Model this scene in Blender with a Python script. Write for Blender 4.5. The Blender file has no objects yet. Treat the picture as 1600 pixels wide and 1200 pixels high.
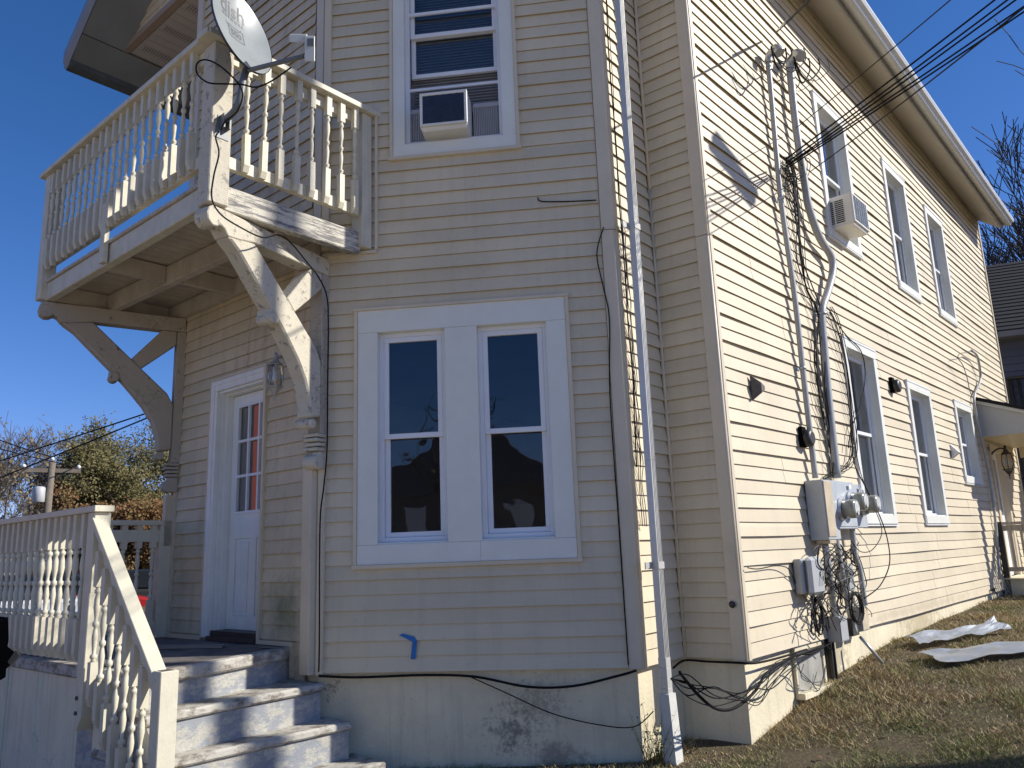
import bpy, math, random
import numpy as np
from mathutils import Vector, Matrix, Quaternion
random.seed(7); rng = np.random.default_rng(7)
scene = bpy.context.scene
COL = scene.collection

# ------------------------------------------------------------------ camera
FOC = 1236.445; PITCH = math.radians(11.94576); ROLL = math.radians(-2.10088); CZ = 0.7657
_fw = np.array([0, math.cos(PITCH), math.sin(PITCH)]); _up = np.array([0, -math.sin(PITCH), math.cos(PITCH)]); _rt = np.array([1., 0, 0])
RT = _rt*math.cos(ROLL)+_up*math.sin(ROLL); UP = -_rt*math.sin(ROLL)+_up*math.cos(ROLL)
cd = bpy.data.cameras.new('camera'); cam = bpy.data.objects.new('camera', cd); COL.objects.link(cam)
cd.sensor_width = 36; cd.lens = 36*FOC/1600; cd.clip_start = .05; cd.clip_end = 900
cam.matrix_world = Matrix(((RT[0], UP[0], -_fw[0], 0), (RT[1], UP[1], -_fw[1], 0), (RT[2], UP[2], -_fw[2], CZ), (0, 0, 0, 1)))
scene.camera = cam
# ------------------------------------------------------------------ sky, sun, exposure
SUN_AZ = math.radians(-2.5); SUN_EL = math.radians(31.8)      # direction to the sun, angle from +X
w = bpy.data.worlds.new('World'); scene.world = w; w.use_nodes = True
nt = w.node_tree; nt.nodes.clear()
sky = nt.nodes.new('ShaderNodeTexSky'); sky.sky_type = 'NISHITA'; sky.sun_disc = False
sky.sun_elevation = SUN_EL; sky.sun_rotation = math.pi/2-SUN_AZ; sky.altitude = 600; sky.air_density = 1.0; sky.dust_density = .0; sky.ozone_density = 3.0
bg = nt.nodes.new('ShaderNodeBackground'); bg.inputs[1].default_value = .115
sep = nt.nodes.new('ShaderNodeSeparateColor'); com = nt.nodes.new('ShaderNodeCombineColor'); nt.links.new(sky.outputs[0], sep.inputs[0])
pw = nt.nodes.new('ShaderNodeMath'); pw.operation = 'POWER'; pw.inputs[1].default_value = 1.35; nt.links.new(sep.outputs[0], pw.inputs[0])
for i_, k_ in ((0, .34), (1, .62), (2, .98)):
    q_ = nt.nodes.new('ShaderNodeMath'); q_.operation = 'MULTIPLY'; q_.inputs[1].default_value = k_; nt.links.new(pw.outputs[0] if i_ == 0 else sep.outputs[i_], q_.inputs[0]); nt.links.new(q_.outputs[0], com.inputs[i_])
wo = nt.nodes.new('ShaderNodeOutputWorld'); nt.links.new(com.outputs[0], bg.inputs[0]); nt.links.new(bg.outputs[0], wo.inputs[0])
sd = bpy.data.lights.new('sun', 'SUN'); sun = bpy.data.objects.new('sun', sd); COL.objects.link(sun)
sd.energy = 4.9; sd.angle = math.radians(.5); sd.color = (1, .955, .87)
sdir = Vector((math.cos(SUN_EL)*math.cos(SUN_AZ), math.cos(SUN_EL)*math.sin(SUN_AZ), math.sin(SUN_EL)))
sun.rotation_euler = (-sdir).to_track_quat('-Z', 'Y').to_euler()
vs = scene.view_settings; vs.view_transform = 'Standard'; vs.look = 'None'; vs.gamma = 1; vs.exposure = .25; vs.use_curve_mapping = False

# ------------------------------------------------------------------ plan of the house
def A2(*v): return np.array(v, float)
def unit(deg): return A2(math.cos(math.radians(deg)), math.sin(math.radians(deg)))
CFp = A2(-1.404, 5.684); FNp = A2(.778, 5.424); NDp = A2(1.140, 5.866); DBp = A2(1.503, 5.584)
uC = unit(-40.3); nC = A2(uC[1], -uC[0]); CLp = CFp-uC*2.11
class Fr:                                   # a wall frame: s to the right along the wall, o outwards, z up
    def __init__(s, base, u): s.b = np.array(base, float); s.u = np.array(u, float)/np.hypot(*u); s.n = A2(s.u[1], -s.u[0])
    def p(s, a, o, z): q = s.b+s.u*a+s.n*o; return (q[0], q[1], z)
    def mat(s, a, o, z):
        q = s.b+s.u*a+s.n*o
        return Matrix(((s.u[0], -s.n[0], 0, q[0]), (s.u[1], -s.n[1], 0, q[1]), (0, 0, 1, z), (0, 0, 0, 1)))
    def px(s, x, y, o=0):                   # the place on the wall (at offset o) that the photo shows at x, y
        d = _fw+RT*(x-800)/FOC+UP*(600-y)/FOC; b = s.b+s.n*o; k = (s.n@b)/(s.n@d[:2]); P = d*k
        return (P[:2]-b)@s.u, P[2]+CZ
    def pxw(s, x, y, o=0): a, z = s.px(x, y, o); return s.p(a, o, z)
F = Fr(CFp, FNp-CFp); Cw = Fr(CLp, uC); N = Fr(FNp, NDp-FNp); D = Fr(NDp, DBp-NDp); B = Fr(DBp, unit(48.3))
LF = float(np.hypot(*(FNp-CFp))); LC = 2.11; LN = float(np.hypot(*(NDp-FNp))); LD = float(np.hypot(*(DBp-NDp))); LB = 10.42
def U(u, n, z): q = CFp+uC*u+nC*n; return (q[0], q[1], z)      # house axes: u along the door wall, n out of it
H = Fr(CFp, uC)
def at(x, y, Y):
    d = _fw+RT*(x-800)/FOC+UP*(600-y)/FOC; k = Y/d[1]; return (d[0]*k, Y, d[2]*k+CZ)
def hpx(x, y, z):
    d = _fw+RT*(x-800)/FOC+UP*(600-y)/FOC; k = (z-CZ)/d[2]; return (d[0]*k, d[1]*k, z)
def ground_z(x, y):
    s = (A2(x, y)-DBp)@B.u; o = (A2(x, y)-DBp)@B.n
    z = np.interp(s, [-6, -1, 0, 1.4, 3, 5.5, 7, 12, 30], [-.85, -.60, -.55, -.33, -.20, -.13, -.11, 0.0, .3])
    return float(z-.02*max(0, o)+.012*math.sin(x*2.1+y)*math.sin(y*1.7))

# ------------------------------------------------------------------ mesh helpers
WM = {}
class MB:
    def __init__(s): s.v = []; s.f = []; s.sm = []
    def quad(s, a, b, c, d, sm=False): i = len(s.v); s.v += [tuple(a), tuple(b), tuple(c), tuple(d)]; s.f.append((i, i+1, i+2, i+3)); s.sm.append(sm)
    def tri(s, a, b, c, sm=False): i = len(s.v); s.v += [tuple(a), tuple(b), tuple(c)]; s.f.append((i, i+1, i+2)); s.sm.append(sm)
    def hexa(s, P):                         # 8 corners: bottom ring 0-3, top ring 4-7
        i = len(s.v); s.v += [tuple(p) for p in P]
        for q in ((3, 2, 1, 0), (4, 5, 6, 7), (0, 1, 5, 4), (1, 2, 6, 5), (2, 3, 7, 6), (3, 0, 4, 7)): s.f.append(tuple(i+k for k in q)); s.sm.append(False)
    def box(s, fr, s0, s1, o0, o1, z0, z1):
        s.hexa([fr.p(s0, o1, z0), fr.p(s1, o1, z0), fr.p(s1, o0, z0), fr.p(s0, o0, z0), fr.p(s0, o1, z1), fr.p(s1, o1, z1), fr.p(s1, o0, z1), fr.p(s0, o0, z1)])
    def lbox(s, x0, x1, y0, y1, z0, z1):
        s.hexa([(x0, y0, z0), (x1, y0, z0), (x1, y1, z0), (x0, y1, z0), (x0, y0, z1), (x1, y0, z1), (x1, y1, z1), (x0, y1, z1)])
    def beam(s, a, b, wd, ht, up=(0, 0, 1)):
        a = Vector(a); b = Vector(b); t = (b-a).normalized(); sd_ = t.cross(Vector(up)).normalized(); u2 = sd_.cross(t)
        P = []
        for q in (a, b): P += [q-sd_*wd/2-u2*ht/2, q+sd_*wd/2-u2*ht/2, q+sd_*wd/2+u2*ht/2, q-sd_*wd/2+u2*ht/2]
        s.hexa(P)
    def prism(s, pts, fn):                  # pts: 2D outline; fn(p, k) -> 3D for k in (0, 1)
        n = len(pts); i = len(s.v); s.v += [tuple(fn(p, 0)) for p in pts]+[tuple(fn(p, 1)) for p in pts]
        s.f.append(tuple(range(i+n-1, i-1, -1))); s.f.append(tuple(range(i+n, i+2*n))); s.sm += [False, False]
        for k in range(n): s.f.append((i+k, i+(k+1) % n, i+n+(k+1) % n, i+n+k)); s.sm.append(False)
    def tube(s, pts, r, seg=6, caps=True):
        pts = [Vector(p) for p in pts]; n = len(pts); i = len(s.v); ref = Vector((0, 0, 1))
        rr = r if hasattr(r, '__len__') else [r]*n; prev = None
        for k, p in enumerate(pts):
            t = (pts[min(k+1, n-1)]-pts[max(k-1, 0)])
            if t.length < 1e-9: t = Vector((0, 0, 1))
            t.normalize()
            if prev is None: prev = t.orthogonal().normalized()
            a = (prev-t*prev.dot(t));
            a = a.normalized() if a.length > 1e-6 else t.orthogonal().normalized()
            prev = a; b = t.cross(a)
            for j in range(seg):
                an = 2*math.pi*j/seg; s.v.append(tuple(p+a*math.cos(an)*rr[k]+b*math.sin(an)*rr[k]))
        for k in range(n-1):
            for j in range(seg):
                j2 = (j+1) % seg; s.f.append((i+k*seg+j, i+k*seg+j2, i+(k+1)*seg+j2, i+(k+1)*seg+j)); s.sm.append(True)
        if caps and seg > 2: s.f.append(tuple(i+j for j in range(seg-1, -1, -1))); s.f.append(tuple(i+(n-1)*seg+j for j in range(seg))); s.sm += [False, False]
    def lathe(s, prof, c=(0, 0, 0), seg=12, M=None, smooth=True):   # prof: (radius, height) from bottom to top
        i = len(s.v); n = len(prof)
        for r, z in prof:
            for j in range(seg):
                an = 2*math.pi*j/seg; q = Vector((r*math.cos(an), r*math.sin(an), z))
                q = (M @ q) if M else q+Vector(c); s.v.append(tuple(q))
        for k in range(n-1):
            for j in range(seg):
                j2 = (j+1) % seg; s.f.append((i+k*seg+j, i+k*seg+j2, i+(k+1)*seg+j2, i+(k+1)*seg+j)); s.sm.append(smooth)
        s.f.append(tuple(i+j for j in range(seg-1, -1, -1))); s.f.append(tuple(i+(n-1)*seg+j for j in range(seg))); s.sm += [False, False]
    def mesh(s, name, mat=None):
        m = bpy.data.meshes.new(name); m.from_pydata(s.v, [], s.f); m.polygons.foreach_set('use_smooth', s.sm)
        if mat: m.materials.append(mat)
        m.update(); return m
def link(name, mesh, parent=None, M=None):
    o = bpy.data.objects.new(name, mesh); COL.objects.link(o); M = M or Matrix.Identity(4)
    if parent is not None: o.parent = parent; o.matrix_parent_inverse = WM[parent.name].inverted()
    o.matrix_basis = M; WM[o.name] = M; return o
def obj(name, mb, mat, parent=None, M=None, bev=0):
    o = link(name, mb.mesh(name, mat), parent, M)
    if bev:
        b = o.modifiers.new('bevel', 'BEVEL'); b.width = bev; b.segments = 1; b.limit_method = 'ANGLE'; b.angle_limit = .6; 
    return o
def thing(name, label, cat, loc, group=None):
    o = link(name, None, None, Matrix.Translation(Vector(loc))); o.empty_display_size = .2
    o['label'] = label; o['category'] = cat
    if group: o['group'] = group
    return o
def tag(o, label, cat, group=None):
    o['label'] = label; o['category'] = cat
    if group: o['group'] = group
    return o
def smooth_path(pts, k=6):
    P = [Vector(p) for p in pts]; out = []
    for i in range(len(P)-1):
        a, b, c, d = P[max(i-1, 0)], P[i], P[i+1], P[min(i+2, len(P)-1)]
        for j in range(k):
            t = j/k; out.append(.5*((2*b)+(-a+c)*t+(2*a-5*b+4*c-d)*t*t+(-a+3*b-3*c+d)*t**3))
    out.append(P[-1]); return out

# ------------------------------------------------------------------ materials
def nmat(name):
    m = bpy.data.materials.new(name); m.use_nodes = True; t = m.node_tree; b = t.nodes['Principled BSDF']; return m, t, b
def NN(t, typ, **kw):
    n = t.nodes.new(typ)
    for k, v in kw.items():
        if k in ('operation', 'blend_type', 'data_type', 'wave_type', 'bands_direction', 'feature', 'noise_dimensions'): setattr(n, k, v)
        else: n.inputs[k].default_value = v
    return n
def noise(t, scale, vec=None, detail=4, rough=.6, mapping=None):
    n = NN(t, 'ShaderNodeTexNoise'); n.inputs['Scale'].default_value = scale; n.inputs['Detail'].default_value = detail; n.inputs['Roughness'].default_value = rough
    g = t.nodes.new('ShaderNodeNewGeometry')
    if mapping:
        mp = t.nodes.new('ShaderNodeMapping'); mp.inputs['Scale'].default_value = mapping; t.links.new(g.outputs['Position'], mp.inputs[0]); t.links.new(mp.outputs[0], n.inputs['Vector'])
    else: t.links.new(g.outputs['Position'], n.inputs['Vector'])
    return n
def ramp(t, src, stops):
    r = t.nodes.new('ShaderNodeValToRGB'); t.links.new(src, r.inputs[0]); e = r.color_ramp.elements
    while len(e) > 1: e.remove(e[-1])
    e[0].position = stops[0][0]; e[0].color = (*stops[0][1], 1)
    for p, c in stops[1:]: q = e.new(p); q.color = (*c, 1)
    return r
def mixc(t, fac, a, b, mode='MIX'):
    m = t.nodes.new('ShaderNodeMix'); m.data_type = 'RGBA'; m.blend_type = mode
    for i, v in ((0, fac), (6, a), (7, b)):
        if isinstance(v, (int, float)): m.inputs[i].default_value = v
        elif isinstance(v, tuple): m.inputs[i].default_value = (*v, 1)
        else: t.links.new(v, m.inputs[i])
    return m.outputs[2]
def bump(t, b, src, strength=.3, dist=.01):
    n = t.nodes.new('ShaderNodeBump'); n.inputs['Strength'].default_value = strength; n.inputs['Distance'].default_value = dist
    t.links.new(src, n.inputs['Height']); t.links.new(n.outputs[0], b.inputs['Normal'])
G3 = lambda v: (v, v, v)
def painted(name, col, rough=.5, var=.12, scale=6, metallic=0, dirt=0, dirtcol=(.12, .1, .07), bmp=.1, streak=0, spec=.5, fine=120):
    m, t, b = nmat(name); n1 = noise(t, scale, detail=5)
    c = mixc(t, ramp(t, n1.outputs[0], [(.3, G3(0)), (.7, G3(1))]).outputs[0], tuple(x*(1-var) for x in col), tuple(min(1, x*(1+var*.5)) for x in col))
    if streak:
        n2 = noise(t, 1.0, mapping=(14, 14, .8), detail=5, rough=.7)
        c = mixc(t, ramp(t, n2.outputs[0], [(.5, G3(0)), (.75, G3(streak))]).outputs[0], c, dirtcol)
    if dirt:
        n3 = noise(t, 35, detail=8, rough=.75)
        c = mixc(t, ramp(t, n3.outputs[0], [(.60, G3(0)), (.72, G3(dirt))]).outputs[0], c, dirtcol)
    if name.startswith('siding'):
        oi = t.nodes.new('ShaderNodeObjectInfo'); mr = t.nodes.new('ShaderNodeMapRange'); mr.inputs[3].default_value = .93; mr.inputs[4].default_value = 1.04; t.links.new(oi.outputs['Random'], mr.inputs[0])
        cc = t.nodes.new('ShaderNodeCombineColor'); [t.links.new(mr.outputs[0], cc.inputs[i]) for i in range(3)]; c = mixc(t, 1.0, c, cc.outputs[0], 'MULTIPLY')
        n5 = noise(t, 1.0, mapping=(22, 22, 22), detail=8, rough=.8); c = mixc(t, ramp(t, n5.outputs[0], [(.66, G3(0)), (.70, G3(.7))]).outputs[0], c, (.10, .08, .06))
    t.links.new(c, b.inputs['Base Color']); b.inputs['Roughness'].default_value = rough; b.inputs['Metallic'].default_value = metallic; b.inputs['Specular IOR Level'].default_value = spec
    if bmp: nf = noise(t, fine, detail=3); bump(t, b, nf.outputs[0], bmp, .004)
    return m
def peeling(name, paint, wood, lo=.52, hi=.56, scale=5, grain=(3, 3, 3), rough=.75, crack=True):
    m, t, b = nmat(name)
    if len(grain) == 2:
        n1 = noise(t, scale, detail=9, rough=.72, mapping=(1, 1, 1)); mp = n1.inputs['Vector'].links[0].from_node; mp.vector_type = 'TEXTURE'; mp.inputs['Rotation'].default_value = (0, 0, math.radians(grain[0])); mp.inputs['Scale'].default_value = grain[1]
    else: n1 = noise(t, scale, detail=9, rough=.72, mapping=grain)
    n2 = noise(t, 60, detail=6)
    msk = ramp(t, n1.outputs[0], [(lo, G3(0)), (hi, G3(1))]).outputs[0]
    wv = mixc(t, n2.outputs[0], tuple(x*.55 for x in wood), tuple(x*1.35 for x in wood))
    n4 = noise(t, 3, detail=4)
    pv = mixc(t, n4.outputs[0], tuple(x*.8 for x in paint), tuple(min(1, x*1.08) for x in paint))
    c = mixc(t, msk, pv, wv)
    if crack:
        vo = t.nodes.new('ShaderNodeTexVoronoi'); vo.feature = 'DISTANCE_TO_EDGE'; vo.inputs['Scale'].default_value = 17
        g = t.nodes.new('ShaderNodeNewGeometry'); nn = noise(t, 9); ad = t.nodes.new('ShaderNodeMix'); ad.data_type = 'RGBA'; ad.inputs[0].default_value = .12
        t.links.new(g.outputs['Position'], ad.inputs[6]); t.links.new(nn.outputs[1], ad.inputs[7]); t.links.new(ad.outputs[2], vo.inputs['Vector'])
        cr = ramp(t, vo.outputs[0], [(0, G3(.75)), (.035, G3(0))]).outputs[0]
        nb = noise(t, 2.5); g2 = ramp(t, nb.outputs[0], [(.5, G3(0)), (.62, G3(1))]).outputs[0]
        mm = t.nodes.new('ShaderNodeMath'); mm.operation = 'MULTIPLY'; t.links.new(cr, mm.inputs[0]); t.links.new(g2, mm.inputs[1])
        c = mixc(t, mm.outputs[0], c, tuple(x*.25 for x in wood))
    t.links.new(c, b.inputs['Base Color']); b.inputs['Roughness'].default_value = rough
    bump(t, b, n1.outputs[0], .5, .02); return m
def glass(name, refl=.12, tint=(.75, .8, .85)):
    m, t, b = nmat(name); t.nodes.remove(b)
    tr = t.nodes.new('ShaderNodeBsdfTransparent'); tr.inputs[0].default_value = (*tint, 1)
    gl = t.nodes.new('ShaderNodeBsdfGlossy'); gl.inputs['Roughness'].default_value = .015
    lw = t.nodes.new('ShaderNodeFresnel'); lw.inputs[0].default_value = 1.5
    ad = t.nodes.new('ShaderNodeMath'); ad.operation = 'MULTIPLY_ADD'; ad.inputs[1].default_value = 1.6; ad.inputs[2].default_value = refl-.06; ad.use_clamp = True; t.links.new(lw.outputs[0], ad.inputs[0])
    nz = noise(t, 2.2, detail=2); bp = t.nodes.new('ShaderNodeBump'); bp.inputs['Strength'].default_value = .17; bp.inputs['Distance'].default_value = .02
    t.links.new(nz.outputs[0], bp.inputs['Height']); t.links.new(bp.outputs[0], gl.inputs['Normal'])
    mx = t.nodes.new('ShaderNodeMixShader'); t.links.new(ad.outputs[0], mx.inputs[0]); t.links.new(tr.outputs[0], mx.inputs[1]); t.links.new(gl.outputs[0], mx.inputs[2])
    t.links.new(mx.outputs[0], t.nodes['Material Output'].inputs[0]); return m
CREAM = (.66, .57, .405)
M = {}
M['siding'] = painted('siding', CREAM, .55, .10, 1.7, dirt=.5, dirtcol=(.26, .22, .16), streak=.16, bmp=.12)
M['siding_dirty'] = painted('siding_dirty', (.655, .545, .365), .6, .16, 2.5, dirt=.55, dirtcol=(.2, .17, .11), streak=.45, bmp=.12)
# moss stain beside the door and streaks
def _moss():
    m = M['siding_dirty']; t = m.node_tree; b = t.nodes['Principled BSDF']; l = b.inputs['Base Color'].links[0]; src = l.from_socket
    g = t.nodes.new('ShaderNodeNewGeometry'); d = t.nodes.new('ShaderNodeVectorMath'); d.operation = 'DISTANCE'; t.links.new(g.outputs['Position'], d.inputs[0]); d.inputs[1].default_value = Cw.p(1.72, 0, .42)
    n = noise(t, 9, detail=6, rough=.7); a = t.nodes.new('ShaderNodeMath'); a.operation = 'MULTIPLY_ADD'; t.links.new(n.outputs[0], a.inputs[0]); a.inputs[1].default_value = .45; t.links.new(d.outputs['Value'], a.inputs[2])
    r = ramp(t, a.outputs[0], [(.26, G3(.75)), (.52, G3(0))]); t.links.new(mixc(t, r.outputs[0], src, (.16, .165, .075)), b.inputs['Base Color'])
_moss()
M['trimcream'] = painted('cream_trim', (.64, .555, .41), .45, .08, 3, dirt=.3, dirtcol=(.3, .25, .18))
M['white'] = painted('white_trim', (.74, .74, .67), .45, .06, 4, dirt=.25, dirtcol=(.35, .34, .32), bmp=.05)
M['whitewarm'] = painted('white_vinyl', (.78, .79, .80), .4, .05, 4, bmp=.03)
M['door'] = painted('door_paint', (.84, .84, .78), .4, .07, 5, dirt=.2, dirtcol=(.45, .45, .45), streak=.2, bmp=.05)
M['rail'] = painted('rail_paint', (.64, .59, .45), .55, .14, 7, dirt=.7, dirtcol=(.22, .17, .11), streak=.25, bmp=.3, fine=60)
M['rail2'] = painted('porch_rail_paint', (.68, .63, .48), .5, .10, 9, dirt=.55, dirtcol=(.3, .24, .16), bmp=.3, fine=70)
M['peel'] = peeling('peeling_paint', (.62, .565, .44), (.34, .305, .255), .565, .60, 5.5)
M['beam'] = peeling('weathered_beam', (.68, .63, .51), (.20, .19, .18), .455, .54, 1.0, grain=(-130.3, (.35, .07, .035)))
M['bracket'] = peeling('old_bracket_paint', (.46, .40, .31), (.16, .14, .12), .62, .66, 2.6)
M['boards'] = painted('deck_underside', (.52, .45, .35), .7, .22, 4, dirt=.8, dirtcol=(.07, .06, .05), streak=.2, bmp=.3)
M['found'] = painted('foundation_stucco', (.74, .66, .47), .85, .16, 2.2, dirt=.75, dirtcol=(.16, .14, .11), streak=.25, bmp=.9, fine=38)
M['porchwall'] = painted('porch_wall_paint', (.80, .72, .52), .7, .12, 2.5, dirt=.4, dirtcol=(.25, .23, .2), streak=.35, bmp=.3)
M['step'] = peeling('step_riser', (.31, .325, .345), (.47, .45, .39), .46, .54, 8, grain=(1, 1, 2.2), crack=False)
M['tread'] = peeling('step_tread', (.54, .51, .44), (.22, .185, .15), .46, .60, 9, grain=(1, 1, 2), crack=False)
M['slab'] = peeling('porch_floor', (.20, .17, .16), (.085, .08, .082), .45, .62, 4, grain=(1, 1, 1), crack=False)
M['soffit'] = painted('soffit_grey', (.50, .46, .40), .5, .08, 2, bmp=.05)
M['roofgrey'] = painted('rake_soffit', (.23, .235, .22), .55, .15, 2, bmp=.1)
M['gutter'] = painted('gutter_metal', (.60, .60, .57), .35, .08, 3, dirt=.3, bmp=.05)
M['gutterdark'] = painted('old_gutter', (.10, .105, .10), .6, .35, 8, dirt=.5, bmp=.3)
M['fascia'] = painted('fascia', (.33, .30, .25), .5, .1, 3)
M['downspout'] = painted('downspout_metal', (.57, .56, .52), .32, .08, 6, dirt=.3, dirtcol=(.3, .28, .24), bmp=.05, metallic=.2)
M['shingle'] = painted('dark_shingle', (.008, .009, .013), .9, .3, 30, bmp=.5)
M['conduit'] = painted('conduit_grey', (.40, .405, .40), .4, .1, 10, bmp=.05)
M['conduit2'] = painted('conduit_steel', (.50, .51, .52), .35, .15, 12, metallic=.5, bmp=.05)
M['cabinet'] = painted('meter_cabinet', (.44, .47, .49), .45, .12, 8, dirt=.3, bmp=.05)
M['cabrust'] = painted('meter_cabinet_stained', (.55, .46, .32), .55, .2, 9, dirt=.5, dirtcol=(.5, .33, .12), bmp=.05)
M['telebox'] = painted('telecom_plastic', (.40, .41, .41), .5, .07, 5, bmp=.1)
M['cable'] = painted('black_cable', (.010, .010, .011), .65, .0, 10, bmp=0, spec=.15)
M['cablegrey'] = painted('grey_cable', (.13, .13, .127), .6, .0, 10, bmp=0, spec=.2)
M['black'] = painted('black_plastic', (.003, .003, .003), .8, .2, 6, bmp=.05, spec=.05)
M['darkmetal'] = painted('dark_metal', (.035, .033, .03), .45, .3, 20, bmp=.2)
M['rustmetal'] = painted('rust_metal', (.12, .105, .09), .6, .5, 40, dirt=.8, dirtcol=(.25, .2, .15), bmp=.4)
M['dish'] = painted('dish_grey', (.29, .315, .32), .30, .12, 6, dirt=.3, dirtcol=(.3, .3, .28), bmp=.08)
M['dishback'] = painted('dish_rim', (.04, .045, .05), .4, .2, 8)
M['print'] = painted('dish_print', (.13, .135, .14), .5, .1, 20, bmp=0)
M['mast'] = painted('mast_grey', (.16, .17, .175), .45, .15, 12, bmp=.1)
M['lnb'] = painted('lnb_plastic', (.56, .56, .50), .5, .08, 12, bmp=.05)
M['acwhite'] = painted('ac_white', (.74, .72, .66), .45, .06, 6, dirt=.3, dirtcol=(.4, .36, .28), bmp=.05)
M['acfin'] = painted('ac_fins', (.045, .055, .085), .45, .25, 14, metallic=.3, dirt=.25, dirtcol=(.35, .36, .38), bmp=.3)
M['acfin2'] = painted('ac_fins_silver', (.20, .22, .25), .4, .4, 14, metallic=.4, dirt=.6, dirtcol=(.5, .5, .48), bmp=.5)
M['screen'] = painted('window_screen', (.16, .17, .18), .7, .15, 5, bmp=.05)
M['blind'] = painted('blind_slat', (.30, .30, .31), .6, .15, 6, bmp=0)
M['curtain'] = painted('curtain_white', (.45, .46, .46), .8, .12, 9, bmp=.2)
M['inner'] = painted('interior_wall', (.10, .09, .08), .9, .1, 2, bmp=0)
M['glass'] = glass('window_glass', .11)
M['glassB'] = glass('side_window_glass', .14, (.8, .82, .82))
M['lampglass'] = glass('lamp_glass', .10, (.92, .9, .85))
M['bulb'] = painted('bulb_white', (.8, .8, .78), .2, .02, 5, bmp=0)
M['lampwhite'] = painted('lamp_white', (.40, .385, .35), .55, .2, 20, dirt=.6, dirtcol=(.2, .17, .12), bmp=.2)
M['tape'] = painted('blue_tape', (.015, .16, .47), .6, .1, 15, bmp=.1)
M['sheet'] = painted('sheet_metal', (.38, .40, .42), .42, .15, 3, dirt=.7, dirtcol=(.3, .24, .2), bmp=.15, metallic=.25, fine=8)
M['sheetback'] = painted('sheet_metal_back', (.20, .16, .14), .6, .3, 8)
M['bark'] = painted('bark', (.10, .08, .062), .9, .35, 14, bmp=.6)
M['barkgrey'] = painted('bark_grey', (.155, .13, .11), .9, .3, 14, bmp=.6)
M['pole'] = painted('pole_wood', (.20, .165, .13), .85, .25, 12, streak=.4, bmp=.4)
M['insul'] = painted('insulator', (.75, .76, .76), .3, .05, 10, bmp=0)
M['woodboard'] = painted('grey_board', (.24, .22, .195), .8, .15, 10, bmp=.2)
M['brick'] = painted('brick_orange', (.33, .16, .10), .9, .25, 9, bmp=.4)
M['neigh'] = painted('neighbour_siding', (.08, .09, .13), .7, .10, 3, bmp=.1)
M['neightrim'] = painted('neighbour_trim', (.16, .16, .17), .6, .1, 4)
M['carred'] = painted('car_red', (.35, .02, .02), .25, .05, 3, bmp=0)
M['carwhite'] = painted('car_white', (.7, .7, .7), .25, .05, 3, bmp=0)
M['tyre'] = painted('tyre', (.015, .015, .015), .8, .2, 8)
M['carglass'] = painted('car_glass', (.02, .025, .03), .05, .1, 3, bmp=0)
M['street'] = painted('asphalt', (.055, .055, .056), .9, .25, 5, bmp=.5)
M['redhouse'] = painted('red_clapboard', (.22, .045, .035), .7, .12, 4)
M['greyhouse'] = painted('taupe_clapboard', (.20, .18, .16), .8, .12, 4)
def leafmat(name, cols):
    m, t, b = nmat(name); n = noise(t, 1.3, detail=3); n2 = noise(t, 30, detail=1)
    ad = t.nodes.new('ShaderNodeMath'); ad.operation = 'MULTIPLY_ADD'; t.links.new(n2.outputs[0], ad.inputs[0]); ad.inputs[1].default_value = .9
    sb = t.nodes.new('ShaderNodeMath'); sb.operation = 'SUBTRACT'; t.links.new(n.outputs[0], sb.inputs[0]); sb.inputs[1].default_value = .45; t.links.new(sb.outputs[0], ad.inputs[2])
    r = ramp(t, ad.outputs[0], [(.2+.6*i/(len(cols)-1), c) for i, c in enumerate(cols)])
    t.links.new(r.outputs[0], b.inputs['Base Color']); b.inputs['Roughness'].default_value = .7
    return m
M['leafred'] = leafmat('leaf_russet', [(.07, .05, .02), (.19, .065, .025), (.24, .13, .035), (.10, .095, .03), (.16, .06, .02)])
M['leafgreen'] = leafmat('leaf_olive', [(.045, .045, .015), (.10, .10, .03), (.19, .15, .05), (.06, .065, .022)])
M['leafbare'] = leafmat('leaf_tan', [(.16, .11, .06), (.25, .19, .09), (.12, .10, .05)])
M['ivy'] = leafmat('leaf_weed', [(.05, .08, .02), (.10, .13, .04), (.2, .17, .06)])

def stain(mname, centre, rad, col, sc=9, amp=.45, k=.8, stretch=(1, 1, 1)):
    m = M[mname]; t = m.node_tree; b = t.nodes['Principled BSDF']; src = b.inputs['Base Color'].links[0].from_socket
    g = t.nodes.new('ShaderNodeNewGeometry'); d = t.nodes.new('ShaderNodeVectorMath'); d.operation = 'SUBTRACT'; t.links.new(g.outputs['Position'], d.inputs[0]); d.inputs[1].default_value = centre
    m2 = t.nodes.new('ShaderNodeVectorMath'); m2.operation = 'MULTIPLY'; m2.inputs[1].default_value = stretch; t.links.new(d.outputs[0], m2.inputs[0]); l = t.nodes.new('ShaderNodeVectorMath'); l.operation = 'LENGTH'; t.links.new(m2.outputs[0], l.inputs[0])
    n = noise(t, sc, detail=8, rough=.75); a = t.nodes.new('ShaderNodeMath'); a.operation = 'MULTIPLY_ADD'; t.links.new(n.outputs[0], a.inputs[0]); a.inputs[1].default_value = amp; t.links.new(l.outputs['Value'], a.inputs[2])
    r = ramp(t, a.outputs[0], [(rad+amp*.38, G3(k)), (rad+amp*.56, G3(0))]); t.links.new(mixc(t, r.outputs[0], src, col), b.inputs['Base Color'])
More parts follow.
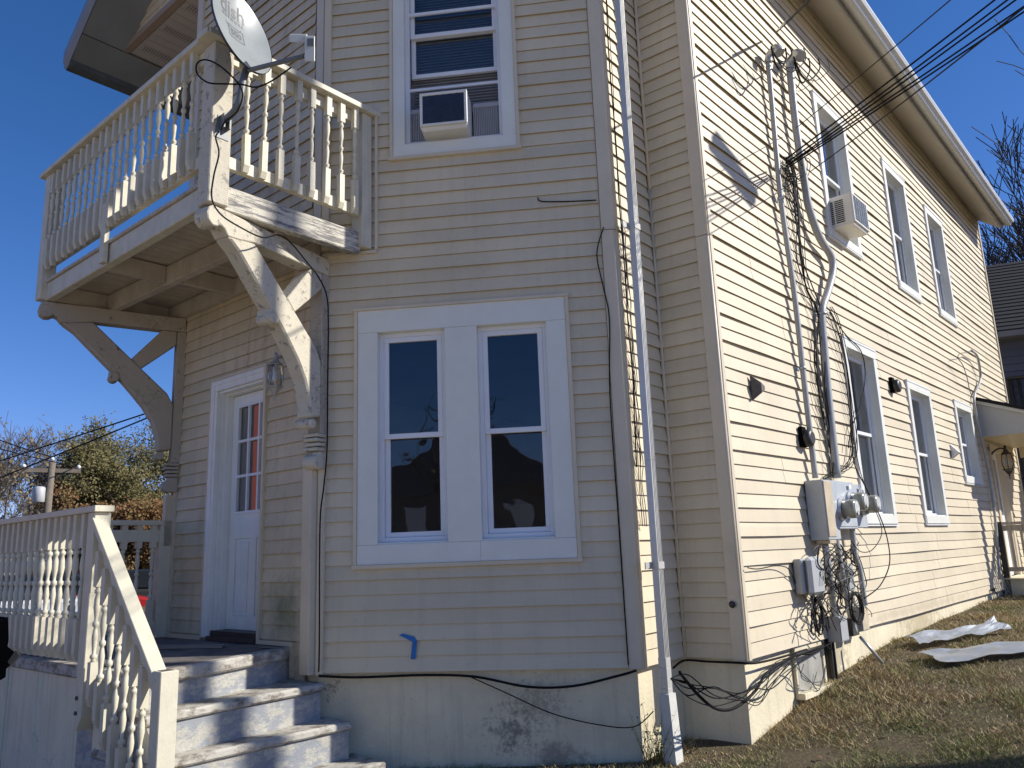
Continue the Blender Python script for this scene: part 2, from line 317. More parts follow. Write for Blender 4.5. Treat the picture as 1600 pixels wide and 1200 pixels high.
def cracks(mname, scale, col, th=.012):
    m = M[mname]; t = m.node_tree; b = t.nodes['Principled BSDF']; src = b.inputs['Base Color'].links[0].from_socket
    vo = t.nodes.new('ShaderNodeTexVoronoi'); vo.feature = 'DISTANCE_TO_EDGE'; vo.inputs['Scale'].default_value = scale; g = t.nodes.new('ShaderNodeNewGeometry'); nn = noise(t, 4, detail=6); ad = t.nodes.new('ShaderNodeMix'); ad.data_type = 'RGBA'; ad.inputs[0].default_value = .35
    t.links.new(g.outputs['Position'], ad.inputs[6]); t.links.new(nn.outputs[1], ad.inputs[7]); t.links.new(ad.outputs[2], vo.inputs['Vector']); cr = ramp(t, vo.outputs[0], [(0, G3(.8)), (th, G3(0))]).outputs[0]
    nb = noise(t, 1.4); g2 = ramp(t, nb.outputs[0], [(.45, G3(0)), (.6, G3(1))]).outputs[0]; mm = t.nodes.new('ShaderNodeMath'); mm.operation = 'MULTIPLY'; t.links.new(cr, mm.inputs[0]); t.links.new(g2, mm.inputs[1]); t.links.new(mixc(t, mm.outputs[0], src, col), b.inputs['Base Color'])
cracks('porchwall', 1.1, (.22, .20, .18), .008)
stain('found', F.p(1.0, -.03, -.62), .02, (.17, .15, .11), 9, .3, .6, (.05, .05, 1))
stain('found', F.p(1.32, -.03, -.38), .10, (.10, .09, .075), 24, 1.0, .7)
stain('found', F.p(1.5, -.03, -.22), .12, (.16, .14, .11), 30, 1.0, .5)
stain('found', F.p(1.6, -.03, -.55), .16, (.13, .12, .10), 7, .8, .6, (1, 1, 2))
stain('found', F.p(1.0, -.03, .02), .0, (.16, .11, .07), 12, .22, .7, (.04, .04, 1))
stain('found', B.p(1.6, -.03, -.1), .3, (.30, .25, .16), 14, 1.2, .6)
stain('found', B.p(4.0, -.03, -.05), .2, (.36, .29, .17), 12, .9, .6, (.3, .3, 1))
stain('found', F.p(.1, -.03, -.12), .03, (.05, .045, .04), 25, .5, .8)
stain('siding', B.p(4, 0, .05), .04, (.42, .34, .22), 10, .22, .55, (.02, .02, 1))
# ------------------------------------------------------------------ ground
def structure(o): o['kind'] = 'structure'; return o
def stuff(o): o['kind'] = 'stuff'; return o
mg = MB(); xs = np.concatenate([[-250, -120, -60, -35], np.arange(-22, 26, .5), [35, 60, 120, 250]]); ys = np.concatenate([[-90, -40, -20, -8], np.arange(0, 30, .5), [40, 60, 100, 180, 300]])
for y in ys:
    for x in xs: mg.v.append((x, y, ground_z(x, y)))
nx = len(xs)
for j in range(len(ys)-1):
    for i in range(nx-1): mg.f.append((j*nx+i, j*nx+i+1, (j+1)*nx+i+1, (j+1)*nx+i)); mg.sm.append(True)
def soilmat():
    m, t, b = nmat('lawn_soil'); n = noise(t, 2.2, detail=6); n2 = noise(t, 45, detail=6, rough=.8)
    c1 = ramp(t, n.outputs[0], [(.3, (.19, .15, .075)), (.5, (.20, .15, .085)), (.7, (.15, .145, .06))]).outputs[0]
    c = mixc(t, ramp(t, n2.outputs[0], [(.35, G3(.75)), (.6, G3(0))]).outputs[0], c1, (.05, .038, .02))
    t.links.new(c, b.inputs['Base Color']); b.inputs['Roughness'].default_value = .95; bump(t, b, n2.outputs[0], 1, .04); return m
mw = MB(); st_ = 1.0
for j in range(-22, 3):
    for i in range(-22, 22):
        x0, y0 = i*st_, j*st_
        if y0 > 1 and not (-1 < i < 1 or i < -4) : continue
        mw.quad(*[(x, y, max(ground_z(x, y), -.9)+.03) for x, y in ((x0, y0), (x0+.992, y0), (x0+.992, y0+.992), (x0, y0+.992))])
structure(obj('bounce_ground', mw, painted('bounce_ground_pale', (.50, .43, .33), .85, .12, 2, dirt=.3, bmp=.3)))  # added ground out of view, pale to bounce sunlight onto the shaded walls
structure(obj('ground', mg, soilmat()))

# ------------------------------------------------------------------ house
TOP = 6.6; E_ = .1016
house = thing('clapboard_house', 'tall cream clapboard house with white framed windows, corner bay and grey eave filling the frame', 'house', (1.5, 8, -.5))
def cells(s0, s1, z0, z1, ops):
    se = sorted({s0, s1, *[v for o in ops for v in o[:2] if s0 < v < s1]}); ze = sorted({z0, z1, *[v for o in ops for v in o[2:4] if z0 < v < z1]})
    for i in range(len(se)-1):
        for j in range(len(ze)-1):
            a, b, c, d = se[i], se[i+1], ze[j], ze[j+1]; ms, mz = (a+b)/2, (c+d)/2
            if any(o[0] < ms < o[1] and o[2] < mz < o[3] for o in ops): continue
            yield a, b, c, d
def siding(fr, s0, s1, ops, wall, kvis, mat, kmax=65, kmin=0, wob=.0008, seams=None, blocks=()):
    rest = MB(); seamcache = {}
    for k in range(kmin, kmax):
        z0, z1 = k*E_, (k+1)*E_
        pieces = {}
        lip = .0175 if k % 2 == 0 else .0115
        zb = sorted({z0, z1, *[v for o in ops for v in o[2:4] if z0 < v < z1]})
        lo_by = {}
        dk = random.uniform(-.001, .001)
        for a, b in zip(zb[:-1], zb[1:]):
            mid = (a+b)/2; iv = [(s0, s1)]
            for o in ops:
                if o[2] < mid < o[3]:
                    nv = []
                    for p, q in iv:
                        if o[0] > p: nv.append((p, min(q, o[0])))
                        if o[1] < q: nv.append((max(p, o[1]), q))
                    iv = [x for x in nv if x[1]-x[0] > 1e-4]
            kk = k//2
            if seams and kk not in seamcache:
                L = []; x = random.uniform(.4, 3.4)
                while x < s1: L.append(x+s0); x += random.uniform(2.2, 3.66)
                seamcache[kk] = L
            for p, q in iv:
                sm_ = [x for x in (seamcache.get(kk, []) if seams else []) if p+.08 < x < q-.08]
                own = k <= kvis and (q-p) > .1; key = (round(p, 2), round(q, 2))
                if own: mb = pieces.setdefault(key, MB()) if (a, b) == (zb[0], zb[-1]) or len(iv) > 1 else pieces.setdefault(key, MB())
                else: mb = rest
                n = max(1, int((q-p)/.35)); S_ = [(p+(q-p)*i/n, 0) for i in range(n+1)]
                for x in sm_: S_ = [y for y in S_ if abs(y[0]-x) > .006]+[(x-.0022, 0), (x-.0012, -.006), (x+.0012, -.006), (x+.0022, .0012), (x+.12, 0)]
                S_ = sorted(y for y in S_ if p-1e-6 <= y[0] <= q+1e-6); prev = None
                for s, dd in S_:
                    wz = wob*(math.sin(s*1.3+kk*.9)+.7*math.sin(s*2.9+kk*2.3)); wo_ = wob*1.6*(math.sin(s*1.9+kk*1.7)+.6*math.sin(s*4.1+kk))+dd
                    f0 = (a-z0)/E_; f1 = (b-z0)/E_; o0 = .001+lip*(1-f0)+wo_; o1 = .001+lip*(1-f1)+wo_
                    row = (fr.p(s, o0, a+wz), fr.p(s, o1, b+wz), fr.p(s, o0-.0045, a+wz))
                    if prev:
                        mb.quad(prev[0], row[0], row[1], prev[1])
                        if a == z0: mb.quad(prev[2], row[2], row[0], prev[0])
                    else: mb.tri(row[2], row[0], row[1])
                    prev = row
                mb.tri(prev[1], prev[0], prev[2])
        for m_ in pieces.values(): obj('siding_board', m_, mat, wall)
    if rest.f: stuff(obj('siding_board', rest, mat, wall))
def mkwall(name, fr, s0, s1, ops, z1=TOP, mat=None, z0=0):
    mb = MB()
    for a, b, c, d in cells(s0, s1, z0, z1, ops): mb.box(fr, a, b, -.13, -.003, c, d)
    return obj(name, mb, mat or M['siding'], house)
# openings (outer edge of casing): s0, s1, z0, z1
WF1 = (.258, 1.845, .683, 2.548); WF2 = (.533, 1.546, 3.74, 5.42)
DOOR = (.568, 1.43, .17, 2.30)
WB = [(2.62, 3.55, 3.75, 5.38), (4.84, 5.76, 3.72, 5.42), (6.65, 7.58, 3.74, 5.37), (2.58, 3.53, .88, 2.70), (4.55, 5.50, .885, 2.53), (6.64, 7.58, 1.42, 2.545)]
DB2 = (8.35, 9.25, .02, 2.08)
wF = mkwall('wall', F, 0, LF, [WF1, WF2]); siding(F, .05, LF-.09, [WF1, WF2], wF, 53, M['siding'])
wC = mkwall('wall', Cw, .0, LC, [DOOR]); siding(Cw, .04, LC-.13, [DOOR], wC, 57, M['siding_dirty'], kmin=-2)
wN = mkwall('wall', N, 0, LN, []); siding(N, .03, LN-.02, [], wN, -1, M['siding'])
wD = mkwall('wall', D, 0, LD, []); siding(D, .02, LD-.075, [], wD, 52, M['siding'])
wB = mkwall('wall', B, 0, LB, WB+[DB2]); siding(B, .045, LB-.04, WB+[DB2], wB, 54, M['siding'], wob=.0022, seams=True)
# hidden and rear walls
mb = MB()
for a, b in ((U(-2.11, 0, 0), U(-3.1, -1.5, 0)), (U(-3.1, -1.5, 0), U(-3.8, -1.8, 0)), (U(-3.8, -1.8, 0), U(-3.8, -12.3, 0)), (U(-3.8, -12.3, 0), U(2.4, -12.2, 0))):
    mb.quad((a[0], a[1], -.6), (b[0], b[1], -.6), (b[0], b[1], TOP), (a[0], a[1], TOP))
obj('rear_wall', mb, M['siding'], house)
mb = MB()
for z in (-.06, 2.95, TOP-.06):
    g_ = .12
    mb.prism([U(-2.05, -g_, 0)[:2], U(-.06, -g_, 0)[:2], tuple(np.array(F.p(LF-.06, -g_, 0)[:2])), tuple(np.array(D.p(-.05, -g_, 0)[:2])), tuple(np.array(B.p(.08, -g_, 0)[:2])), tuple(np.array(B.p(LB-.1, -g_, 0)[:2])), U(-3.7, -12.0, 0)[:2], U(-3.7, -2.0, 0)[:2], U(-3.0, -1.7, 0)[:2]], lambda p, k, z=z: (p[0], p[1], z-.08*(1-k)))
obj('floor', mb, M['inner'], house)
# corner boards
def corner(fa, sa, fb, sb, z0, z1, wa, wb, name='corner_board'):
    mb = MB(); t = .024
    mb.box(fa, sa-wa, sa, -.01, t, z0, z1); mb.box(fb, sb, sb+wb, -.01, t-.002, z0+.001, z1-.001); mb.tube([fa.p(sa, .006, z0), fa.p(sa, .006, z1)], .0165, 8)
    return obj(name, mb, M['trimcream'], house, bev=.002)
for z0, z1 in ((-.01, 3.03), (3.035, TOP)):
    corner(F, LF, N, 0, z0, z1, .085, .04)
    corner(D, LD, B, 0, z0, z1, .085, .045)
mb = MB(); mb.tube([N.p(LN-.012, .02, 0), N.p(LN-.012, .02, 3.55)], .014, 5); mb.tube([N.p(LN-.012, .024, 3.54), N.p(LN-.012, .024, TOP)], .014, 5); obj('inner_corner_trim', mb, M['trimcream'], house)
mb = MB(); mb.box(F, 0, .052, -.01, .03, -.01, 3.0); mb.box(Cw, LC-.13, LC-.1, -.01, .02, 0, 1.44); obj('corner_board', mb, M['trimcream'], house)
mb = MB(); mb.box(Cw, LC-.10, LC+.004, -.01, .075, -.005, 1.445); obj('corner_board', mb, M['trimcream'], house, bev=.003)   # boxed base under the bracket
mb = MB(); mb.box(F, 0, .055, -.01, .035, 3.05, TOP); mb.box(Cw, LC-.09, LC, -.01, .028, 3.05, TOP); obj('corner_board', mb, M['trimcream'], house, bev=.002)
mb = MB(); mb.box(Cw, 0, .035, -.01, .028, .16, 2.9); mb.box(Cw, -.0, .10, -.01, .032, 3.05, TOP); obj('corner_board', mb, M['trimcream'], house)
mb = MB(); mb.box(B, LB-.04, LB+.02, -.05, .028, 0, 6.3); obj('corner_board', mb, M['trimcream'], house)
mb = MB(); mb.box(F, 0, .43, -.004, .028, 3.0, 3.022); mb.box(F, .415, .437, -.004, .028, 3.023, 4.155); obj('channel_trim', mb, M['trimcream'], house)
# bottom trims at the porch floor
for q_ in ((.0, .57, .035, .155, .195), (1.43, 1.86, .035, .165, .195), (1.835, 1.862, .036, -.04, .163)): mb = MB(); mb.box(Cw, q_[0], q_[1], 0, q_[2], q_[3], q_[4]); obj('sill_trim', mb, M['trimcream'], house)
# a white vent box on the hidden side wall seen past the corner
mb = MB(); mb.box(Cw, -.05, .0, -.02, .09, .92, 1.36); obj('corner_board', mb, M['trimcream'], house)

# ---- windows
def ring(mb, fr, o, wd, o0, o1, mid=None, bot=None):
    s0, s1, z0, z1 = o; bw = bot or wd
    mb.box(fr, s0, s0+wd, o0, o1, z0+bw, z1-wd); mb.box(fr, s1-wd, s1, o0, o1, z0+bw, z1-wd)
    mb.box(fr, s0, s1, o0, o1, z1-wd, z1); mb.box(fr, s0, s1, o0, o1, z0, z0+bw)
def pane(fr, s0, s1, z0, z1, o, parent, mat=None):
    mb = MB(); mb.quad(fr.p(s0, o, z0), fr.p(s1, o, z0), fr.p(s1, o, z1), fr.p(s0, o, z1)); return obj('pane', mb, mat or M['glass'], parent)
def sashes(fr, s0, s1, z0, z1, o, parent, zm=None, gm=None, rail=.045):
    zm = zm or (z0+z1)/2
    a = MB(); ring(a, fr, (s0, s1, zm-.02, z1), rail, o, o+.03); a1 = obj('sash', a, M['whitewarm'], parent, bev=.002); pane(fr, s0+rail, s1-rail, zm+.0, z1-rail, o+.012, a1, gm)
    a = MB(); ring(a, fr, (s0, s1, z0, zm+.02), rail, o-.032, o-.002); a2 = obj('sash', a, M['whitewarm'], parent, bev=.002); pane(fr, s0+rail, s1-rail, z0+rail, zm-.0, o-.02, a2, gm)
def trim_ring(fr, o, w_=.026):
    mb = MB(); s0, s1, z0, z1 = o
    mb.box(fr, s0, s0+w_, -.004, .03, z0+w_, z1); mb.box(fr, s1-w_, s1, -.004, .03, z0+w_, z1); mb.box(fr, s0-.004, s1+.004, -.004, .038, z1, z1+.02); mb.box(fr, s0-.008, s1+.008, -.004, .036, z0, z0+w_)
    return mb
# double window
win = obj('double_window', trim_ring(F, WF1), M['trimcream'], house); win['label'] = 'wide white casing holding two sash windows on the bay'
s0, s1, z0, z1 = WF1; c0, c1, d0, d1 = s0+.027, s1-.027, z0+.027, z1
OL_ = (.433, .934, .845, 2.377); OR_ = (1.171, 1.675, .845, 2.377)
def board(fr, a, b, c, d, o1=.024, name='casing', parent=None, o0=-.02):
    mb = MB(); mb.box(fr, a, b, o0, o1, c, d); return obj(name, mb, M['white'], parent, bev=.0015)
board(F, c0, OL_[0], OL_[2]-.0, OL_[3], .022, parent=win); board(F, OL_[1], OR_[0], OL_[2], OL_[3], .022, parent=win); board(F, OR_[1], c1, OL_[2], OL_[3], .022, parent=win)
board(F, c0, c1, OL_[3]+.001, d1, .024, parent=win); board(F, c0, 1.16, d0, OL_[2]-.001, .024, parent=win); board(F, 1.161, c1, d0, OL_[2]-.001, .026, parent=win)
for o in (OL_, OR_):
    mb = MB(); mb.box(F, o[0]-.02, o[0], -.13, -.021, o[2], o[3]); mb.box(F, o[1], o[1]+.02, -.13, -.021, o[2], o[3]); mb.box(F, o[0], o[1], -.13, .005, o[3], o[3]+.02); mb.box(F, o[0], o[1], -.13, .012, o[2]-.02, o[2]+.012); obj('frame', mb, M['white'], win)
    mb = MB(); ring(mb, F, (o[0], o[1], o[2]+.013, o[3]), .032, -.075, -.035); obj('frame', mb, M['whitewarm'], win, bev=.002)
    sashes(F, o[0]+.033, o[1]-.033, o[2]+.046, o[3]-.033, -.066, win, zm=1.61, rail=.036)
# upper window with blind
win = obj('window', trim_ring(F, WF2), M['trimcream'], house); s0, s1, z0, z1 = WF2
OU = (.652, 1.416, 3.866, 5.32)
board(F, s0+.027, OU[0], OU[2], z1, .022, parent=win); board(F, OU[1], s1-.027, OU[2], z1, .022, parent=win); board(F, s0+.027, s1-.027, z0+.027, OU[2]-.001, .025, parent=win)
mb = MB(); mb.box(F, OU[0]-.02, OU[0], -.13, -.021, OU[2], z1); mb.box(F, OU[1], OU[1]+.02, -.13, -.021, OU[2], z1); mb.box(F, OU[0], OU[1], -.13, .005, OU[2]-.02, OU[2]+.004); obj('frame', mb, M['white'], win)
mb = MB(); ring(mb, F, (OU[0], OU[1], OU[2]+.01, z1), .03, -.06, -.03); mb.box(F, OU[0]+.03, OU[1]-.03, -.045, -.03, 4.345, 4.365); mb.box(F, OU[0]+.03, OU[1]-.03, -.045, -.03, 5.02, 5.045); obj('storm_frame', mb, M['whitewarm'], win)
sashes(F, OU[0]+.03, OU[1]-.03, 4.50, z1, -.095, win, zm=4.86, rail=.035)
mb = MB()
for z in np.arange(4.26, 5.4, .026): mb.box(F, OU[0]+.04, OU[1]-.04, -.165, -.145, z, z+.006)
mb.quad(F.p(.6, -.175, 4.2), F.p(1.5, -.175, 4.2), F.p(1.5, -.175, 5.5), F.p(.6, -.175, 5.5)); stuff(obj('blind', mb, M['blind'], win))
for a, b in ((OU[0]+.03, .80), (1.18, OU[1]-.03)):
    mb = MB(); n = int((b-a)/.014)
    for i in range(n): mb.box(F, a+i*.014, a+i*.014+.008, -.085, -.062, OU[2]+.02, 4.165)
    mb.box(F, a, b, -.09, -.08, OU[2]+.02, 4.17); mb.box(F, a, b, -.09, -.055, 4.165, 4.20)
    obj('side_panel', mb, painted('accordion_panel', (.42, .41, .42), .5, .1, 8), win)
# side windows
for i, o in enumerate(WB):
    win = obj('window', trim_ring(B, o, .012), M['whitewarm'], house); s0, s1, z0, z1 = o
    cw = .085; a, b, c, d = s0+cw, s1-cw, z0+.11, z1-cw
    board(B, s0+.012, a, c, d, .03, parent=win); board(B, b, s1-.012, c, d, .03, parent=win); board(B, s0+.012, s1-.012, d+.001, z1, .032, parent=win); board(B, s0+.012, s1-.012, z0+.02, c-.001, .036, parent=win)
    mb = MB(); dep = -.10
    mb.box(B, a-.02, a, dep, -.02, c, d); mb.box(B, b, b+.02, dep, -.02, c, d); mb.box(B, a, b, dep, .01, d, d+.02); mb.box(B, a, b, dep, .02, c-.02, c+.01); obj('frame', mb, M['white'], win)
    mb = MB(); ring(mb, B, (a, b, c+.011, d), .022, -.085, -.06); obj('frame', mb, M['whitewarm'], win)
    sashes(B, a+.023, b-.023, c+.034, d-.023, -.095, win, rail=.034, gm=M['glassB'])
    mb = MB(); n = 40; pts = []
    for k in range(n): s = a+.02+(b-a-.04)*k/(n-1); pts.append((s, -.165+.012*math.sin(k*1.9)+.006*math.sin(k*.7)))
    zc = c+.03 if i in (1, 2, 3) else (c+d)/2
    for k in range(n-1): mb.quad(B.p(*pts[k], zc), B.p(*pts[k+1], zc), B.p(*pts[k+1], d), B.p(*pts[k], d), True)
    obj('curtain', mb, M['curtain'], win)
# ---- door
dr = link('door', None, house, Matrix.Translation(Vector(Cw.p(1.05, 0, .2))))
mb = MB(); mb.box(Cw, .568, .587, -.003, .032, .17, 2.30); mb.box(Cw, .568, 1.43, -.003, .034, 2.281, 2.302); mb.box(Cw, 1.40, 1.432, -.12, .035, .165, 2.28); obj('edge_trim', mb, M['trimcream'], dr)
mb = MB(); mb.box(Cw, .588, .675, -.02, .022, .18, 2.19); mb.box(Cw, .588, .64, .022, .032, .18, 2.28); mb.box(Cw, .588, 1.40, -.02, .022, 2.191, 2.28); mb.box(Cw, .60, 1.40, .022, .03, 2.24, 2.28)
obj('casing', mb, M['door'], dr, bev=.002)
mb = MB(); mb.box(Cw, .66, .684, -.13, -.021, .19, 2.20); mb.box(Cw, .684, .70, -.13, -.06, .19, 2.18); mb.box(Cw, .684, 1.40, -.13, -.0, 2.17, 2.19); mb.box(Cw, .70, 1.40, -.13, -.06, 2.155, 2.17); obj('jamb', mb, M['door'], dr, bev=.002)
ds0, ds1, dz0, dz1, do = .703, 1.395, .235, 2.15, -.12
gs = [.80, .985, 1.16, 1.335]; gz = [1.165, 1.475, 1.785, 2.02]
gx0, gx1, gz0, gz1 = .805, 1.275, 1.165, 2.045
mb = MB()
for a, b, c, d in cells(ds0, ds1, dz0, dz1, [(gx0, gx1, gz0, gz1), (.80, 1.02, .34, .95), (1.11, 1.33, .34, .95)]): mb.box(Cw, a, b, do-.04, do, c, d)
slab = obj('door_panel', mb, M['door'], dr)
for a, b in ((.80, 1.02), (1.11, 1.33)):
    mb = MB(); mb.box(Cw, a, b, do-.03, do-.012, .34, .95); mb.box(Cw, a+.03, b-.03, do-.012, do-.004, .37, .92); obj('raised_panel', mb, M['door'], dr, bev=.004)
mb = MB(); ring(mb, Cw, (gx0-.02, gx1+.02, gz0-.02, gz1+.02), .024, do, do+.012)
gw = (gx1-gx0)/3; gh = (gz1-gz0)/3
for i in (1, 2): mb.box(Cw, gx0+gw*i-.011, gx0+gw*i+.011, do-.01, do+.01, gz0, gz1); mb.box(Cw, gx0, gx1, do-.009, do+.011, gz0+gh*i-.011, gz0+gh*i+.011)
obj('muntin', mb, M['whitewarm'], dr)
for i in range(3):
    for j in range(3): pane(Cw, gx0+gw*i+.008, gx0+gw*(i+1)-.008, gz0+gh*j+.008, gz0+gh*(j+1)-.008, do-.012, dr, glass('door_glass', .30, (.35, .35, .35)) if not (i or j) else bpy.data.materials['door_glass'])
mb = MB(); mb.box(Cw, .67, 1.40, -.14, .0, .185, .232); mb.box(Cw, .70, 1.395, -.02, .05, .165, .195); obj('threshold', mb, M['darkmetal'], dr)
# ---- foundation
mb = MB()
for a, b in ((U(-2.11, -.03, 0)[:2], tuple(CFp-F.n*.03)), (tuple(CFp-F.n*.03), F.p(LF-.03, -.03, 0)[:2]), (F.p(LF-.03, -.03, 0)[:2], N.p(LN+.0, -.03, 0)[:2]), (N.p(LN, -.03, 0)[:2], D.p(LD-.03, -.03, 0)[:2]), (D.p(LD-.03, -.03, 0)[:2], B.p(LB, -.03, 0)[:2])):
    L = math.dist(a, b); n = max(1, int(L/.3))
    for i in range(n):
        p = [a[k]+(b[k]-a[k])*i/n for k in (0, 1)]; q = [a[k]+(b[k]-a[k])*(i+1)/n for k in (0, 1)]
        mb.quad((*p, -1.1), (*q, -1.1), (*q, .01), (*p, .01), True)
fo = obj('foundation', mb, M['found'], house)
# basement window with rusty lintel
bw = link('basement_window', None, house, Matrix.Translation(Vector(B.p(1.05, 0, -.2))))
mb = MB(); mb.box(B, .80, 1.33, -.03, -.018, -.33, -.04); obj('pane', mb, painted('dusty_pane', (.42, .41, .37), .25, .25, 5, streak=.6, dirtcol=(.15, .15, .14), bmp=.05), bw)
mb = MB(); mb.box(B, .78, .81, -.03, -.005, -.34, 0); mb.box(B, 1.31, 1.35, -.03, -.005, -.33, 0); mb.box(B, .78, 1.38, -.03, .045, -.375, -.33); mb.box(B, .78, 1.36, -.03, -.003, -.045, -.001); obj('frame', mb, M['found'], bw, bev=.004)
# ---- eaves and roof
TL = -.034
def ez(s, z): return z+TL*(s-10.4)
mb = MB()
for s0, s1 in ((-1.9, 10.4),):
    P = [(.0, 6.30), (.36, 6.02), (.36, 6.05), (.0, 6.34)]
    mb.prism(P, lambda p, k: B.p((s0, s1)[k], p[0], ez((s0, s1)[k], p[1])))
obj('soffit', mb, M['soffit'], house)
mb = MB(); mb.prism([(-.13, 6.33), (.01, 6.30), (.01, 6.0), (-.13, 6.0)], lambda p, k: B.p((0, LB-.045)[k], p[0]-.005, ez((0, 10.4)[k], p[1]) if p[1] > 6.1 else 6.0)); obj('frieze', mb, M['siding'], house)
# shaded courses above the wall top
for k in range(59, 68):
    mb = MB(); z0 = k*E_
    for j in range(24):
        sa, sb = LB*j/24, LB*(j+1)/24-.0
        if k*E_ > ez((sa+sb)/2, 6.30)-.02: continue
        sb = min(sb, LB-.05); sa = max(sa, .05)
        mb.quad(B.p(sa, .017, z0), B.p(sb, .017, z0), B.p(sb, .004, z0+E_), B.p(sa, .004, z0+E_)); mb.quad(B.p(sa, 0, z0), B.p(sb, 0, z0), B.p(sb, .017, z0), B.p(sa, .017, z0))
    if k >= 65 and mb.f: stuff(obj('siding_board', mb, M['siding'], wB))
mb = MB(); mb.prism([(.361, 6.0), (.385, 6.0), (.385, 6.2), (.361, 6.2)], lambda p, k: B.p((-1.9, 10.42)[k], p[0], ez((-1.9, 10.42)[k], p[1]))); obj('fascia', mb, M['fascia'], house)
gt = [(.386, 6.085), (.47, 6.045), (.50, 6.06), (.515, 6.09), (.545, 6.10), (.56, 6.135), (.56, 6.155), (.55, 6.16), (.545, 6.135), (.386, 6.12)]
mb = MB(); mb.prism(gt, lambda p, k: B.p((-1.9, 10.5)[k], p[0], ez((-1.9, 10.5)[k], p[1]))); obj('gutter', mb, M['gutter'], house)
# end return of the eave
mb = MB(); mb.prism([(.0, 6.3), (.36, 6.02), (.36, 6.2), (0, 6.46)], lambda p, k: B.p((10.401, 10.46)[k], p[0], p[1])); obj('eave_end', mb, M['gutter'], house)
# roof: two slopes, ridge along the house
RX = -.76; ridge = 8.85
mb = MB(); th = .12
for sgn, xe in ((1, 2.28+.40), (-1, -3.8-.42)):
    def rp(u, n, z): return U(u, n, z)
    ze = 6.38; 
    a0, a1, b0, b1 = (RX, .52), (RX, -12.5), (xe, -12.5), (xe, .52)
    if sgn > 0: b0, b1 = (2.78, -12.3), (2.64, -.0+.52)
    if sgn > 0: ze = 6.70
    P = [rp(*b1, ze), rp(*a0, ridge), rp(*a1, ridge-.3), rp(*b0, ze-.44 if sgn > 0 else ze)]
    mb.hexa([p for p in P]+[(p[0], p[1], p[2]+th) for p in P])
obj('roof', mb, M['shingle'], house)
# gable wall above the bay with its drip board, left part in view
wG = obj('gable_wall', (lambda m: (m.quad(U(-3.8, -.02, TOP), U(2.3, -.02, TOP), U(RX, -.02, 8.7), U(RX, -.02, 8.7)), m)[1])(MB()), M['siding'], house)
for k in range(12):
    mb = MB(); z = 6.68+k*E_; ue = -3.8+(z-6.6)/.714
    mb.quad(U(ue, .018, z), U(-.8, .018, z), U(-.8, .003, z+E_), U(ue+.142, .003, z+E_)); mb.quad(U(ue, 0, z), U(-.8, 0, z), U(-.8, .018, z), U(ue, .018, z)); obj('siding_board', mb, M['siding'], wG)
mb = MB(); mb.hexa([U(-3.83, .05, 6.58), U(-.8, .05, 6.58), U(-.8, -.02, 6.58), U(-3.83, -.02, 6.58), U(-3.83, .035, 6.68), U(-.8, .035, 6.68), U(-.8, -.02, 6.68), U(-3.83, -.02, 6.68)]); obj('drip_board', mb, painted('drip_board', (.36, .27, .19), .6, .1, 4), house)
# vented porch soffit between gable plane and walls: planks running out of the house
wdt = .128; u = -3.78; i = 0
pm = {0: M['soffit']}
while u < -1.0:
    mb = MB(); a, b = u, min(u+wdt-.008, -1.0)
    mb.hexa([U(a, -.03, 6.575), U(b, -.03, 6.575), U(b, -1.95, 6.575), U(a, -1.95, 6.575), U(a, -.03, 6.59), U(b, -.03, 6.59), U(b, -1.95, 6.59), U(a, -1.95, 6.59)])
    if i % 4 == 1:
        for kx in range(3):
            for ky in range(60): 
                uu = a+.03+kx*.03; nn = -.08-ky*.03; mb.quad(U(uu, nn, 6.5735), U(uu+.012, nn, 6.5735), U(uu+.012, nn-.016, 6.5735), U(uu, nn-.016, 6.5735))
    o = obj('soffit_plank', mb, M['soffit'], house)
    if i % 4 == 1:
        o.data.materials.append(M['black'])
        for p_ in o.data.polygons:
            if p_.index >= 6: p_.material_index = 1
    u += wdt; i += 1
mb = MB(); mb.hexa([U(-3.9, .03, 6.592), U(2.2, .03, 6.592), U(2.2, -1.95, 6.592), U(-3.9, -1.95, 6.592), U(-3.9, .03, 6.6), U(2.2, .03, 6.6), U(2.2, -1.95, 6.6), U(-3.9, -1.95, 6.6)]); obj('ceiling', mb, M['soffit'], house)
# left eave soffit, rake soffit, fascia, gutter
mb = MB(); P = [U(-3.8, .0, 6.56), U(-3.8, -12.3, 6.56), U(-4.17, -12.3, 6.36), U(-4.17, .50, 6.36), U(-3.8, .5, 6.56)]
mb.v += [tuple(p) for p in P]; mb.f.append((0, 1, 2, 3, 4)); mb.sm.append(False)
sl = (ridge-6.38)/(RX+4.22)
for a, b in ((-4.17, RX),):
    mb.quad(U(-3.8, .5, 6.57), U(-3.8, 0, 6.57), U(RX, 0, 6.57+sl*(RX+3.8)), U(RX, .5, 6.57+sl*(RX+3.8)))
obj('rake_soffit', mb, M['roofgrey'], house)
mb = MB(); mb.hexa([U(-4.2, .54, 6.37), U(RX, .54, 6.30+sl*(RX+4.2)), U(RX, .5, 6.30+sl*(RX+4.2)), U(-4.2, .5, 6.30), U(-4.2, .54, 6.5), U(RX, .54, 6.5+sl*(RX+4.2)), U(RX, .5, 6.5+sl*(RX+4.2)), U(-4.2, .5, 6.5)]); obj('rake_board', mb, painted('rake_board', (.22, .245, .28), .5, .1, 3), house)
mb = MB(); mb.prism([(-4.10, 6.50), (-4.11, 6.33), (-4.20, 6.29), (-4.27, 6.36), (-4.28, 6.50)], lambda p, k: U(p[0], (.50, -12.3)[k], p[1])); obj('gutter', mb, M['gutterdark'], house)
